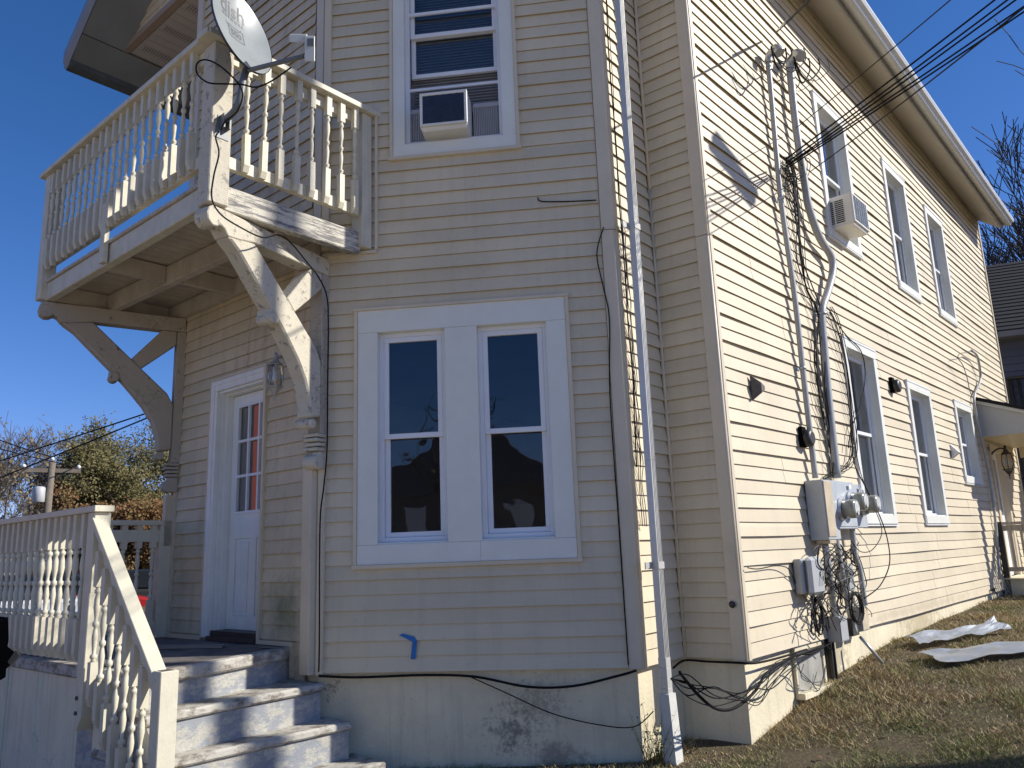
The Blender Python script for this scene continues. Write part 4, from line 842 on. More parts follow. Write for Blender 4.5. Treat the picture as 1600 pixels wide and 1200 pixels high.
for i in range(6):
    r_ = random.Random(i+40); pts = []
    for z in np.linspace(6.3 if i < 2 else 3.1, .9 if i % 2 else 1.3, 16): pts.append(N.p(-.0+.05+.012*i+.014*r_.uniform(-1, 1), .035+.012*r_.random(), z))
    cable('coax_cable', pts, .0035 if i else .006, 'bundle of thin cables behind the downspout on the sunlit strip', [M['cable'], M['cablegrey']][i % 2], 4, 4, group='cables behind the downspout')
# weed by the downspout
mb = MB()
for i in range(60):
    b_ = Vector(N.p(random.uniform(-.05, .12), random.uniform(-.02, .12), -.58)); d_ = Vector((random.uniform(-.5, .5), random.uniform(-.6, .3), random.uniform(.6, 1.3)))*random.uniform(.12, .36); mb.tube([b_, b_+d_*.6, b_+d_], [.002, .0015, .0005], 3)
    for k in range(3): p = b_+d_*random.uniform(.4, 1); e = Vector((random.uniform(-1, 1), random.uniform(-1, 1), random.uniform(-.3, .6)))*.028; f_ = Vector((random.uniform(-1, 1), random.uniform(-1, 1), 0))*.01; mb.quad(p, p+e*.5+f_, p+e, p+e*.5-f_)
tag(obj('weed', mb, M['ivy']), 'scraggly weed growing behind the foot of the downspout', 'weed')
# ------------------------------------------------------------------ lanterns
def lantern(name, label, M0, met, sc=1, arm=None):
    t = thing(name, label, 'lantern', M0.translation)
    S_ = M0 @ Matrix.Scale(sc, 4)
    def L(nm, prof, mat, seg=6, sm=False): mb = MB(); mb.lathe(prof, seg=seg, M=S_, smooth=sm); return obj(nm, mb, mat, t)
    L('cap', [(.055, .09), (.06, .095), (.03, .125), (.02, .15), (.012, .155), (.012, .17), (.018, .18), (.012, .195), (.003, .2)], met, 8)
    L('lamp_glass', [(.045, -.02-.06), (.062, -.03), (.064, .02), (.05, .088)], M['lampglass'])
    L('bulb', [(.008, -.05), (.02, -.03), (.024, -.005), (.018, .02), (.01, .045), (.01, .07)], M['bulb'], 10, True)
    mb = MB()
    for k in range(6):
        an = 2*math.pi*k/6; c, s = math.cos(an), math.sin(an)
        mb.tube([S_ @ Vector((r*c, r*s, z)) for r, z in ((.046, -.08), (.064, -.03), (.066, .02), (.052, .09))], .004*sc, 5)
    obj('cage', mb, met, t)
    L('base', [(.004, -.20), (.006, -.165), (.014, -.16), (.01, -.15), (.03, -.13), (.045, -.105), (.068, -.09), (.068, -.082), (.046, -.08)], met, 6)
    if arm: mb = MB(); mb.tube(smooth_path([S_ @ Vector(p) for p in arm], 4), .010*sc, 8); e = S_ @ Vector(arm[-1]); obj('arm', mb, met, t)
    return t
lw = Cw.px(430, 588, .22)
lt = lantern('wall_lantern', 'weathered white lantern with clear panes on the wall right of the front door', Matrix.Translation(Vector(Cw.p(lw[0], .22, lw[1]))), M['lampwhite'], .92, None)
mb = MB(); c_ = Vector(Cw.p(lw[0], .22, lw[1]+.14)); e_ = Vector(Cw.p(lw[0]+.02, .02, lw[1]+.06)); mb.tube(smooth_path([c_, c_+Vector((*(-nC*.06), .015)), Vector(Cw.p(lw[0]+.01, .08, lw[1]+.12)), Vector(Cw.p(lw[0]+.02, .05, lw[1]+.02)), Vector(Cw.p(lw[0]+.02, .02, lw[1]-.04))], 4), .012, 8); obj('arm', mb, M['lampwhite'], lt)
mb = MB(); mb.lathe([(.06, 0), (.06, .02), (.03, .035)], seg=14, M=Cw.mat(lw[0]+.02, .016, lw[1]+.04) @ Matrix.Rotation(math.radians(90), 4, 'X')); obj('back_plate', mb, M['lampwhite'], lt)

# ------------------------------------------------------------------ electrical gear on the side wall
def bx(name, s0, s1, o0, o1, z0, z1, mat, par, bev=.004): mb = MB(); mb.box(B, s0, s1, o0, o1, z0, z1); return obj(name, mb, mat, par, bev=bev)
mt = thing('meter_bank', 'grey electric meter cabinet with three round glass meters on the side wall', 'electric meter', B.p(1.7, 0, .7))
bx('cabinet', 1.27, 1.54, .015, .165, .765, 1.245, M['cabinet'], mt, .006); bx('cabinet_door', 1.275, 1.44, .166, .172, .79, 1.235, M['cabrust'], mt, .002)
bx('cabinet', 1.545, 2.00, .015, .15, .85, 1.25, M['cabinet'], mt, .006); bx('cabinet', 2.005, 2.30, .015, .14, .86, 1.24, M['cabinet'], mt, .006); bx('cabinet_door', 1.56, 1.99, .151, .156, .87, 1.23, M['cabinet'], mt, .002)
bx('cabinet', 1.30, 1.44, .05, .16, .735, .764, M['cabrust'], mt, .004)
for s, z in ((1.62, 1.01), (1.86, 1.075), (2.17, 1.06)):
    g = bx('label_plate', s-.03, s+.03, .172, .175, 1.19, 1.225, M['whitewarm'], mt, 0) if s > 1.7 else None
    Mx = B.mat(s, .155, z) @ Matrix.Rotation(math.radians(90), 4, 'X')
    mb = MB(); mb.lathe([(.095, 0), (.095, .015), (.088, .016), (.088, .035)], seg=24, M=Mx); me = obj('meter', mb, M['conduit2'], mt)
    mb = MB(); mb.lathe([(.078, .036), (.078, .12), (.070, .135), (.01, .138)], seg=24, M=Mx); obj('meter_cover', mb, painted('meter_glass', (.34, .335, .28), .12, .35, 14, dirt=.6, dirtcol=(.75, .75, .7), bmp=0), me)
    mb = MB(); mb.lathe([(.055, .1381), (.055, .1395)], seg=16, M=Mx @ Matrix.Translation((0, .008, 0))); mb.lathe([(.018, .14), (.018, .145)], seg=8, M=Mx @ Matrix.Translation((0, -.035, 0))); obj('dial', mb, painted('meter_dial', (.6, .6, .56), .4, .4, 30, dirt=.9, dirtcol=(.03, .03, .03), bmp=0), me)
def pipe(name, pts, r, mat, label, k=5, seg=10, group=None, cat='conduit', straps=()):
    t = thing(name, label, cat, B.p(*pts[-1]), group); mb = MB(); mb.tube(smooth_path([B.p(*p) for p in pts], k), r, seg); obj('pipe', mb, mat, t)
    for s, o, z in straps: mb = MB(); mb.lathe([(r*1.25, -.012), (r*1.25, .012)], seg=12, M=B.mat(s, o, z)); mb.box(B, s-r*2.2, s+r*2.2, .01, .018, z-.01, z+.01); obj('strap', mb, M['conduit2'], t)
    return t
def bpx(x, y, o): s, z = B.px(x, y, o); return (s, o, z)
c1 = [bpx(1200, 95, .06), bpx(1206, 160, .06), bpx(1220, 310, .06), bpx(1241, 458, .06), bpx(1254, 575, .06), bpx(1264, 662, .06), bpx(1274, 747, .06)]
t = pipe('service_conduit', c1, .024, M['conduit'], 'thinner grey service conduit climbing the side wall, nearer the corner', straps=[c1[2], c1[4]])
mb = MB(); s, o, z = c1[0]; mb.tube(smooth_path([B.p(s, o, z-.02), B.p(s, o+.02, z+.05), B.p(s-.02, o+.09, z+.07), B.p(s-.04, o+.13, z+.0)], 4), [.036]*8+[.046]*5, 10); obj('weatherhead', mb, M['conduit2'], t)
c2 = [bpx(1234, 105, .08), bpx(1244, 200, .08), bpx(1258, 290, .08), bpx(1264, 325, .08), bpx(1280, 370, .09), bpx(1298, 400, .09), bpx(1301, 425, .09), bpx(1292, 460, .08), bpx(1284, 490, .07), bpx(1289, 560, .06), bpx(1296, 640, .06), bpx(1308, 747, .06)]
t = pipe('service_conduit', c2, .036, M['conduit'], 'thick grey service conduit with a kink halfway up the side wall', straps=[c2[8]])
mb = MB(); s, o, z = c2[0]; mb.tube(smooth_path([B.p(s, o, z-.02), B.p(s, o+.02, z+.06), B.p(s-.03, o+.09, z+.08), B.p(s-.06, o+.14, z+.02)], 4), [.045]*8+[.055]*5, 10); obj('weatherhead', mb, M['conduit2'], t)
pipe('lower_conduit', [(1.37, .09, .74), (1.385, .09, .5), (1.45, .07, .17)], .027, M['conduit2'], 'left straight conduit below the meter cabinet, ending in a grey box', straps=[])
pipe('lower_conduit', [(1.62, .09, .80), (1.66, .09, .5), (1.75, .08, .2), (1.86, .07, .0)], .024, M['conduit2'], 'middle slanting conduit below the meter cabinet among the cables')
pipe('lower_conduit', [(2.06, .08, .87), (2.05, .08, .62), (2.12, .08, .5), (2.14, .08, .2)], .024, M['conduit'], 'right bent conduit below the meter cabinet')
t = thing('junction_box', 'grey steel junction box at the foot of the left lower conduit', 'junction box', B.p(1.5, .05, 0)); bx('box', 1.40, 1.56, .015, .12, -.03, .165, M['conduit'], t); bx('lid', 1.405, 1.555, .121, .126, -.02, .155, M['conduit'], t, .001)
t = thing('junction_box', 'dark junction box behind the cable coils near the foundation', 'junction box', B.p(1.9, .05, 0)); bx('box', 1.76, 1.90, .015, .09, -.02, .12, M['darkmetal'], t)
t = thing('junction_box', 'grey box to the right of the cable coils just above the foundation', 'junction box', B.p(2.1, .05, 0)); bx('box', 1.96, 2.12, .015, .10, .0, .20, M['conduit'], t); bx('lid', 1.965, 2.115, .101, .105, .01, .19, M['cabrust'], t, .001)
t = thing('junction_box', 'small grey box high among the lower conduits', 'junction box', B.p(1.95, .05, .3)); bx('box', 1.80, 1.93, .015, .09, .34, .56, M['conduit'], t)
t = thing('telecom_box', 'grey plastic telecom box with rounded cover left of the conduits', 'utility box', B.p(1.05, 0, .35))
bx('box_back', .87, 1.15, .015, .085, .37, .63, M['telebox'], t, .012); bx('box_cover', .90, 1.165, .086, .14, .355, .645, M['telebox'], t, .03)
for k in range(3): mb = MB(); mb.hexa([B.p(1.04+.03*k+dx, .1515+do_, .43+.10*j+.0) for do_ in (0,) for j in (0,) for dx in (0, .008)]+[B.p(1.04+.03*k+.008, .149, .43), B.p(1.04+.03*k, .149, .43)]+[B.p(1.07+.03*k, .1515, .54), B.p(1.078+.03*k, .1515, .54), B.p(1.078+.03*k, .149, .54), B.p(1.07+.03*k, .149, .54)]); obj('cover_rib', mb, M['conduit'], t)
# loose cables
rc = random.Random(5)
def wallcable(pts, r, label, mat=None, o=.05, k=5, group=None):
    P = [B.p(*bpx(x, y, o+rc.uniform(-.015, .02))) for x, y in pts]; return cable('loose_cable', P, r, label, mat, k, 5, group=group)
# bundles down the wall between conduits
for i in range(8):
    base = [(1228, 245), (1236, 270), (1247, 330), (1250, 400), (1262, 450), (1278, 490), (1281, 560), (1287, 630), (1300, 700), (1304, 745)]
    wallcable([(x+rc.uniform(-5, 5)+i*1.2-4, y) for x, y in base], .0038 if i % 3 else .006, 'black cable in the tangle beside the thick conduit', [M['cable'], M['cable'], M['cablegrey']][i % 3], group='cables tangled beside the thick conduit')
for i in range(5):
    base = [(1288, 480), (1300, 500), (1316, 560), (1326, 640), (1330, 700), (1318, 730), (1296, 742), (1284, 748)]
    wallcable([(x+rc.uniform(-4, 4)+i*2, y+rc.uniform(-3, 3)) for x, y in base], .004, 'black cable bowing out past the lower side window', M['cable'], group='cables bowing past the lower side window')
wallcable([(1296, 488), (1322, 524), (1345, 548), (1352, 585), (1345, 630), (1330, 670), (1326, 700)], .0055, 'heavy black cable arching over the corner of the lower side window')
wallcable([(1330, 655), (1334, 720), (1352, 760), (1372, 800), (1386, 840), (1390, 880), (1375, 915), (1350, 935)], .0055, 'heavy black cable curving out below the meters to the right', o=.16)
wallcable([(1330, 665), (1345, 740), (1365, 790), (1378, 830), (1364, 858), (1345, 862), (1330, 845)], .004, 'thin black cable hooked below the right meter', o=.18)
for i in range(26):
    x0 = rc.uniform(1278, 1345); pts = []; x, y = x0, rc.uniform(845, 880)
    for k in range(7): pts.append((x, y)); x = min(1362, max(1268, x+rc.uniform(-24, 24))); y += rc.uniform(6, 30)
    wallcable(pts, rc.choice([.0035, .0045, .006]), 'black cable in the messy knot under the meters', rc.choice([M['cable'], M['cable'], M['cablegrey']]), o=rc.uniform(.06, .15), group='cables knotted under the meters')
def coil(x, y, rx, rz, n, o, label):
    mb = MB(); s, z = B.px(x, y, o); pts = []
    for i in range(n*14+1):
        an = 2*math.pi*i/14; q = 1+.10*math.sin(an*.37+i*.02); pts.append(B.p(s+rx*q*math.cos(an)+.01*math.sin(i*.3), o+.012*math.sin(i*.21), z+rz*q*math.sin(an)))
    mb.tube(pts, .0055, 5); tag(obj('cable_coil', mb, M['cable']), label, 'cable coil')
coil(1278, 962, .075, .13, 4, .05, 'tall oval coil of black cable hanging left of the grey junction box')
coil(1338, 950, .13, .12, 5, .14, 'round coil of thick black cable hanging right of the left conduit')
wallcable([(1168, 887), (1185, 889), (1212, 884), (1232, 889), (1245, 915), (1262, 940)], .004, 'black cable leading across the siding to the telecom box', o=.03)
# cables under the siding along the foundation and round the corner
wallcable([(1285, 1010), (1262, 1018), (1230, 1030), (1198, 1052), (1180, 1080), (1150, 1105), (1120, 1108), (1090, 1085), (1062, 1050)], .010, 'thick black cable swooping from the cable knot round the house corner', M['cable'], o=.05)
for i in range(6):
    wallcable([(1300, 1004), (1268, 1018+i), (1235+3*i, 1024+rc.uniform(0, 12)), (1210+rc.uniform(-6, 6), 1040+7*i), (1185+rc.uniform(-9, 9), 1065+rc.uniform(0, 40)), (1155, 1082+rc.uniform(0, 26)), (1115, 1110-rc.uniform(0, 42)), (1075, 1100-rc.uniform(0, 50)), (1048, 1060)], .0032+.0006*(i % 3), 'thin black cable in the bunch drooping round the foundation corner', M['cable'], o=.05, group='cables drooping round the foundation corner')
cable('loose_cable', [B.p(.9, .04, -.03), B.p(.4, .05, -.03), B.p(.02, .05, -.02), D.p(LD-.05, .05, -.015), D.p(.2, .04, -.02), D.p(.03, .05, -.02), N.p(.3, .06, -.04)], .008, 'black cable tucked under the siding edge in the recess', k=5)
for i in range(3):
    wallcable([(1240+8*i, 1038), (1252, 1050+4*i), (1268, 1066), (1280+3*i, 1078-i*8), (1290, 1040)], .004, 'thin cable looping over the basement window', M['cablegrey'], o=.05, group='cables looping over the basement window')
mb = MB(); mb.tube([B.p(*bpx(1344, 995, .10)), hpx(1379, 1036, -.25)], .014, 8); tag(obj('steel_pipe', mb, M['conduit2']), 'short steel pipe leaning from the foundation onto the grass', 'pipe')
mb = MB(); mb.box(B, 1.40, 1.52, -.028, .0, -.42, -.03); mb.box(B, 1.47, 1.485, .0, .03, -.45, -.01); mb.box(B, 1.41, 1.425, .0, .03, -.45, -.01); tag(obj('grounding_strap', mb, M['darkmetal']), 'dark metal plate with two upright rods beside the basement window', 'metal plate')
# lamp bases and other fixtures on the side wall
def fixture(x, y, label, kind):
    s, z = B.px(x, y, .03); t = thing('wall_fixture', label, 'wall fixture', B.p(s, .02, z))
    if kind == 0: mb = MB(); mb.hexa([B.p(s-.06, .016, z-.11), B.p(s+.07, .016, z-.03), B.p(s+.07, .016, z+.0), B.p(s-.06, .016, z+.10), B.p(s-.03, .09, z-.05), B.p(s+.03, .09, z-.02), B.p(s+.03, .09, z+.01), B.p(s-.03, .09, z+.03)]); obj('broken_cover', mb, M['rustmetal'], t, bev=.003)
    if kind == 1:
        mb = MB(); mb.box(B, s-.05, s+.04, .016, .05, z-.085, z+.085); obj('back_box', mb, M['black'], t, bev=.004)
        mb = MB(); mb.lathe([(.065, 0), (.075, .01), (.072, .06), (.05, .075)], seg=18, M=B.mat(s+.03, .03, z-.01) @ Matrix.Rotation(math.radians(90), 4, 'X')); obj('round_cover', mb, M['darkmetal'], t)
    if kind == 2: mb = MB(); mb.prism([(0, -.09), (.09, -.02), (0, .09)], lambda p, k: B.p(s+(-.05, .05)[k], .016+p[0], z+p[1])); obj('vent_hood', mb, M['whitewarm'], t, bev=.003)
    if kind == 3: mb = MB(); mb.lathe([(.012, 0), (.012, .06)], seg=8, M=B.mat(s, .016, z) @ Matrix.Rotation(math.radians(90), 4, 'X')); mb.lathe([(.03, -.006), (.03, .006)], seg=8, M=B.mat(s, .07, z+.02)); mb.tube([B.p(s, .06, z), B.p(s+.0, .09, z-.05)], .012, 6); obj('faucet', mb, M['darkmetal'], t)
fixture(1181, 606, 'rusty triangular broken lamp cover high near the house corner', 0); fixture(1254, 683, 'dark round lamp base left of the thin conduit', 1); fixture(1394, 602, 'dark round lamp base between the two lower side windows', 1)
fixture(1489, 705, 'small white triangular vent hood left of the smallest side window', 2); fixture(1549, 922, 'dark garden faucet low on the side wall near the porch', 3)
mb = MB(); mb.lathe([(.020, 0), (.024, .012), (.010, .02)], seg=10, M=D.mat(LD-.05, .026, .36) @ Matrix.Rotation(math.radians(90), 4, 'X')); tag(obj('round_plug', mb, M['darkmetal']), 'small round dark plug on the corner trim of the recess', 'plug')
# ------------------------------------------------------------------ overhead wires
def wire(px0, Y0, px1, Y1, r, label, sag=.3, group=None, p0=None, n=14, mat=None):
    a = Vector(p0 if p0 else at(*px0, Y0)); b = Vector(at(*px1, Y1)); pts = []
    for i in range(n+1): t_ = i/n; p = a.lerp(b, t_); p.z -= 4*sag*t_*(1-t_)*.25; pts.append(p)
    mb = MB(); mb.tube(pts, r, 5); return tag(obj('overhead_wire', mb, mat or M['cable']), label, 'wire', group)
Pa = B.pxw(1226, 250, .12); Pb = B.pxw(1234, 235, .14)
W0 = [((1226, 250), (1700, -100), 3.0, 'upper overhead cable leaving the side wall toward the top right'), ((1228, 255), (1720, -110), 3.0, 'second overhead cable twisted beside the upper one'), ((1230, 258), (1760, -160), 3.0, 'middle overhead cable crossing the eave'), ((1229, 260), (1800, -160), 3.1, 'lower overhead cable crossing the eave'), ((1231, 262), (1790, -150), 3.2, 'lowest twisted overhead cable crossing the eave')]
Z = [(1550, -2), (1570, -2), (1580, 0), (1600, 5), (1602, 12)]
for (p0, _, _, lab), q in zip(W0, Z):
    d = (q[0]-p0[0], q[1]-p0[1]); e = (q[0]+d[0]*1.2, q[1]+d[1]*1.2); P = B.pxw(*p0, .14)
    wire(None, 0, e, 4.2, .0075, lab, .10, p0=P)
P = B.pxw(1266, 268, .12); wire(None, 0, (1900, -230), 2.4, .005, 'thin overhead wire tied low beside the thick conduit', .1, p0=P)
P = B.pxw(1244, 200, .12); wire(None, 0, (1760, -235), 2.6, .004, 'thinnest overhead wire rising steeply across the eave', .05, p0=P)
P = B.pxw(1213, 50, .12); wire(None, 0, (1320, -60), 4.2, .010, 'service drop cable with pale sleeve at the weatherhead', .05, p0=P)
mb = MB(); mb.tube([Vector(P), Vector(P).lerp(Vector(at(1320, -60, 4.2)), .22)], [.008, .016], 8); tag(obj('splice_sleeve', mb, M['conduit2']), 'pale tapered sleeve on the service drop above the weatherheads', 'sleeve')
def headloops(x, y, n, label, grp):
    for i in range(n):
        w_ = rc.uniform(22, 60); h_ = rc.uniform(20, 60); o = rc.uniform(.12, .3)
        pts = [(x, y), (x+w_*.2, y+h_*.6), (x+w_*.55, y+h_), (x+w_*.95, y+h_*.55), (x+w_*.9, y-h_*.05+5)]
        P = [B.p(*bpx(a, b, o)) for a, b in pts]; cable('drip_loop', P, rc.choice([.004, .006, .008]), label, None, 5, 5, group=grp)
headloops(1205, 72, 4, 'black drip loop hanging from the left weatherhead', 'drip loops at the left weatherhead'); headloops(1240, 88, 3, 'black drip loop hanging from the right weatherhead', 'drip loops at the right weatherhead')
for i in range(5):
    pts = [(1226+i, 250), (1240+6*i, 240+2*i), (1253+2*i, 262+4*i), (1240, 275+3*i), (1228-2*i, 262), (1232, 290+8*i), (1246, 320+6*i)]
    wallcable(pts, .004, 'black cable knotted where the overhead wires meet the wall', o=.1, group='cables knotted at the wire anchor')
# mast and cable by the side porch
pipe('bent_conduit', [bpx(1518, 548, .12), bpx(1527, 557, .10), bpx(1532, 585, .06), bpx(1530, 600, .05), bpx(1522, 622, .05), bpx(1528, 660, .05), bpx(1545, 740, .05), bpx(1556, 820, .05), bpx(1562, 905, .05)], .018, M['conduit'], 'small bent conduit rising beside the side porch roof')
cable('loose_cable', [B.p(*bpx(x, y, .12)) for x, y in ((1518, 548), (1508, 551), (1499, 553), (1497, 560), (1504, 570), (1511, 590), (1515, 610), (1520, 622))], .006, 'grey cable looped at the top of the bent conduit', M['cablegrey'])

# ------------------------------------------------------------------ side porch
sp = thing('side_porch', 'small side porch with grey gabled roof, railing and white door at the far end', 'porch', B.p(9, .8, 0))
def rz(o): return 2.71-.39*o
mb = MB(); mb.prism([(0.02, 2.156), (1.15, 2.156), (1.15, rz(1.15)), (0.02, rz(0))], lambda p, k: B.p((8.0, 8.03)[k], p[0], p[1])); obj('end_panel', mb, painted('side_porch_panel', (.48, .475, .44), .5, .06, 2), sp)
mb = MB(); mb.prism([(-.0, rz(0)+.0), (1.25, rz(1.25)), (1.25, rz(1.25)+.05), (0, rz(0)+.05)], lambda p, k: B.p((7.93, 10.35)[k], p[0], p[1])); obj('roof', mb, M['shingle'], sp)
mb = MB(); mb.prism([(-.0, rz(0)-.05), (1.2, rz(1.2)-.05), (1.2, rz(1.2)-.002), (0, rz(0)-.002)], lambda p, k: B.p((7.96, 8.0)[k], p[0], p[1])); obj('rake_board', mb, M['gutter'], sp)
mb = MB(); mb.box(B, 8.03, 10.3, .0, 1.15, 2.156, 2.17); obj('ceiling', mb, M['trimcream'], sp)
mb = MB(); mb.box(B, 10.2, 10.3, .1, 1.15, 1.99, 2.155); mb.box(B, 8.1, 10.2, 1.05, 1.15, 2.0, 2.155); obj('header_beam', mb, M['trimcream'], sp)
mb = MB(); mb.box(B, 8.0, 10.3, .0, 1.1, -.35, .13); mb.box(B, 7.97, 10.33, 0, 1.13, .131, .15); obj('concrete_floor', mb, M['found'], sp)
mb = MB(); mb.box(B, 8.0, 8.06, .04, 1.1, .885, .925); mb.box(B, 8.01, 8.05, .04, 1.1, .80, .88); mb.box(B, 8.01, 8.05, .04, 1.1, .24, .30); obj('rail', mb, M['boards'], sp)
mb = MB(); mb.box(B, 8.0, 8.07, .02, .09, -.2, .93); obj('post', mb, M['darkmetal'], sp)
for i in range(7): mb = MB(); o = .17+i*.13; mb.box(B, 8.0, 8.035, o, o+.035, .27, .88); obj('baluster', mb, M['boards'], sp)
for s in (8.05, 10.2): mb = MB(); mb.box(B, s, s+.1, 1.03, 1.13, .13, 2.0); obj('post', mb, M['trimcream'], sp)
sd_ = link('side_door', None, house, Matrix.Translation(Vector(B.p(8.8, 0, .1)))); mb = MB(); mb.box(B, 8.35, 8.47, -.1, .03, .15, 2.08); mb.box(B, 9.13, 9.25, -.1, .03, .15, 2.08); mb.box(B, 8.35, 9.25, -.1, .031, 1.98, 2.08); obj('casing', mb, M['trimcream'], sd_)
mb = MB(); mb.box(B, 8.47, 9.13, -.08, -.05, .15, 1.0); ring(mb, B, (8.47, 9.13, 1.0, 1.98), .09, -.08, -.05); obj('door_panel', mb, M['whitewarm'], sd_); pane(B, 8.55, 9.05, 1.08, 1.9, -.06, sd_, M['glassB'])
bl = B.px(1574, 722, .22); lantern('porch_lantern', 'black carriage lantern on the wall under the side porch roof', Matrix.Translation(Vector(B.p(bl[0], .22, bl[1]))), M['darkmetal'], 1.25, [(0, 0, .15), (-.03, .05, .17), (-.08, .1, .14), (-.12, .16, .06)])

# ------------------------------------------------------------------ sheet metal on the lawn
def sheet(c, rotd, L, W_, lift, label, mat, seed):
    r_ = random.Random(seed); mb = MB(); nx_, ny_ = 14, 7; ca, sa = math.cos(math.radians(rotd)), math.sin(math.radians(rotd)); H_ = {}
    for j in range(ny_+1):
        for i in range(nx_+1):
            x = (i/nx_-.5)*L*(1+.04*math.sin(j)); y = (j/ny_-.5)*W_*(1-.25*(i/nx_)*(seed % 2)); X = c[0]+x*ca-y*sa; Y = c[1]+x*sa+y*ca
            z = ground_z(X, Y)+.055+lift*(j/ny_)**2+.012*math.sin(i*1.1+seed)*math.cos(j*1.3)+.012*r_.random()+(.05*(max(0, i/nx_-.82)/.18)*(j/ny_) if seed == 1 else 0)
            mb.v.append((X, Y, z))
    for j in range(ny_):
        for i in range(nx_): a = j*(nx_+1)+i; mb.f.append((a, a+1, a+nx_+2, a+nx_+1)); mb.sm.append(False)
    o = obj('sheet_metal', mb, mat); so = o.modifiers.new('thick', 'SOLIDIFY'); so.thickness = .004; tag(o, label, 'sheet metal'); return o
sheet((4.10, 7.02), 8, 1.4, .34, .01, 'crumpled pale metal sheet lying flat in front on the dry grass', M['sheet'], 3)
sheet((4.15, 7.82), 29, 1.35, .22, .04, 'bent metal sheet with raised edge and dark underside, behind the flat one', M['sheet'], 1)

# ------------------------------------------------------------------ lawn
def inhouse(x, y):
    q = np.stack([x, y], -1)
    sB = (q-DBp)@B.u; oB = (q-DBp)@B.n; sF = (q-CFp)@F.u; oF = (q-CFp)@F.n; uu = (q-CFp)@uC; vv = (q-CFp)@nC
    oN = (q-FNp)@N.n; oD = (q-DBp)@D.n; sp_ = (sB > 7.95) & (sB < 10.4) & (oB < 2.3)
    ins = ((oB < -.02) & (oD < -.02)) | ((oF < -.02) & (oN < -.02)) | ((uu < .9) & (vv < 1.25)) & (sF < .25)
    sh = np.zeros_like(ins)
    for (cx, cy, L_, W_, an_) in ((4.10, 7.02, 1.25, .26, 8), (4.15, 7.82, 1.25, .16, 29)):
        ca, sa = math.cos(math.radians(an_)), math.sin(math.radians(an_)); X_ = (x-cx)*ca+(y-cy)*sa; Y_ = -(x-cx)*sa+(y-cy)*ca; sh |= (abs(X_) < L_/2) & (abs(Y_) < W_/2)
    return ins | sp_ | sh
def grass(n, x0, x1, y0, y1, name):
    x = rng.uniform(x0, x1, n); y = rng.uniform(y0, y1, n)*1.0; keep = ~inhouse(x, y); cl = np.sin(x*5.3+2*np.sin(y*3.1))*np.sin(y*6.1+2*np.sin(x*2.7))+.6*np.sin(x*13+y*9)*np.sin(y*15-x*7); keep &= rng.random(n) < np.clip(.9+.3*cl, .6, 1)
    d = np.hypot(x, y); keep &= (rng.random(n) < np.clip(5.5/d, 0, 1)**1.1)
    keep &= (x < y*.75+1.0) & (x > -1.2); x, y, d = x[keep], y[keep], d[keep]; n = len(x)
    z = np.array([ground_z(a, b) for a, b in zip(x, y)]); h = rng.uniform(.010, .034, n)*(1+.02*d)*(1+.75*np.clip(np.sin(x*5.3+2*np.sin(y*3.1))*np.sin(y*6.1+2*np.sin(x*2.7)), -.6, 1)); an = rng.uniform(0, 2*np.pi, n); wv = rng.uniform(.0015, .003, n)*(1+.06*d)
    lean = rng.uniform(.3, 2.2, n)*h; la = rng.uniform(0, 2*np.pi, n)
    V = np.zeros((n, 3, 3)); V[:, 0] = np.stack([x-np.cos(an)*wv, y-np.sin(an)*wv, z-.004], -1); V[:, 1] = np.stack([x+np.cos(an)*wv, y+np.sin(an)*wv, z-.004], -1)
    V[:, 2] = np.stack([x+np.cos(la)*lean, y+np.sin(la)*lean, z+h], -1)
    m = bpy.data.meshes.new(name); m.vertices.add(3*n); m.vertices.foreach_set('co', V.ravel()); m.loops.add(3*n); m.loops.foreach_set('vertex_index', np.arange(3*n)); m.polygons.add(n); m.polygons.foreach_set('loop_start', np.arange(0, 3*n, 3)); m.polygons.foreach_set('loop_total', np.full(n, 3))
    pal = [(.46, .34, .155), (.52, .40, .19), (.30, .19, .085), (.17, .20, .05), (.27, .28, .08), (.62, .50, .29)]
    for i, c in enumerate(pal):
        mm, t, b = nmat('grass_blade_%s' % ['straw', 'tan', 'brown', 'green', 'olive', 'pale'][i]); b.inputs['Base Color'].default_value = (*c, 1); b.inputs['Roughness'].default_value = .7; m.materials.append(mm)
    gf = .5+.5*np.sin(x*1.7+1.0)*np.sin(y*1.1)+np.where(y < 5.3, .55, 0)-np.clip((y-6)*.08, 0, .4); rr = rng.random(n); gf = gf+.5*np.sin(x*2.3+y*3.3)*np.sin(x*4.1-y*2.2); mi = np.where(rr < np.clip(gf*.62, .1, .8), rng.integers(3, 5, n), rng.choice([0, 0, 1, 2, 2, 5], n)); m.polygons.foreach_set('material_index', mi.astype(np.int32))
    m.update(); m.validate(); return stuff(link(name, m))
tag(grass(760000, -1.2, 9.5, 3.6, 14.5, 'grass'), 'short dry brown and green lawn grass along the side of the house', 'grass')
mb = MB()
for i in range(420):
    x = random.uniform(.2, 8); y = random.uniform(4.2, 12)
    if inhouse(np.array([x]), np.array([y]))[0]: continue
    z = ground_z(x, y)+.035; a = random.uniform(0, 6.3); s_ = random.uniform(.012, .03); c, s = math.cos(a)*s_, math.sin(a)*s_; k = random.uniform(-.01, .015)
    mb.quad((x-c, y-s, z), (x+s*.6, y-c*.6, z+k), (x+c, y+s, z+.01), (x-s*.6, y+c*.6, z+k))
tag(stuff(obj('fallen_leaves', mb, painted('dead_leaf', (.22, .12, .06), .8, .5, 3, bmp=0))), 'scattered brown fallen leaves on the lawn', 'leaves')

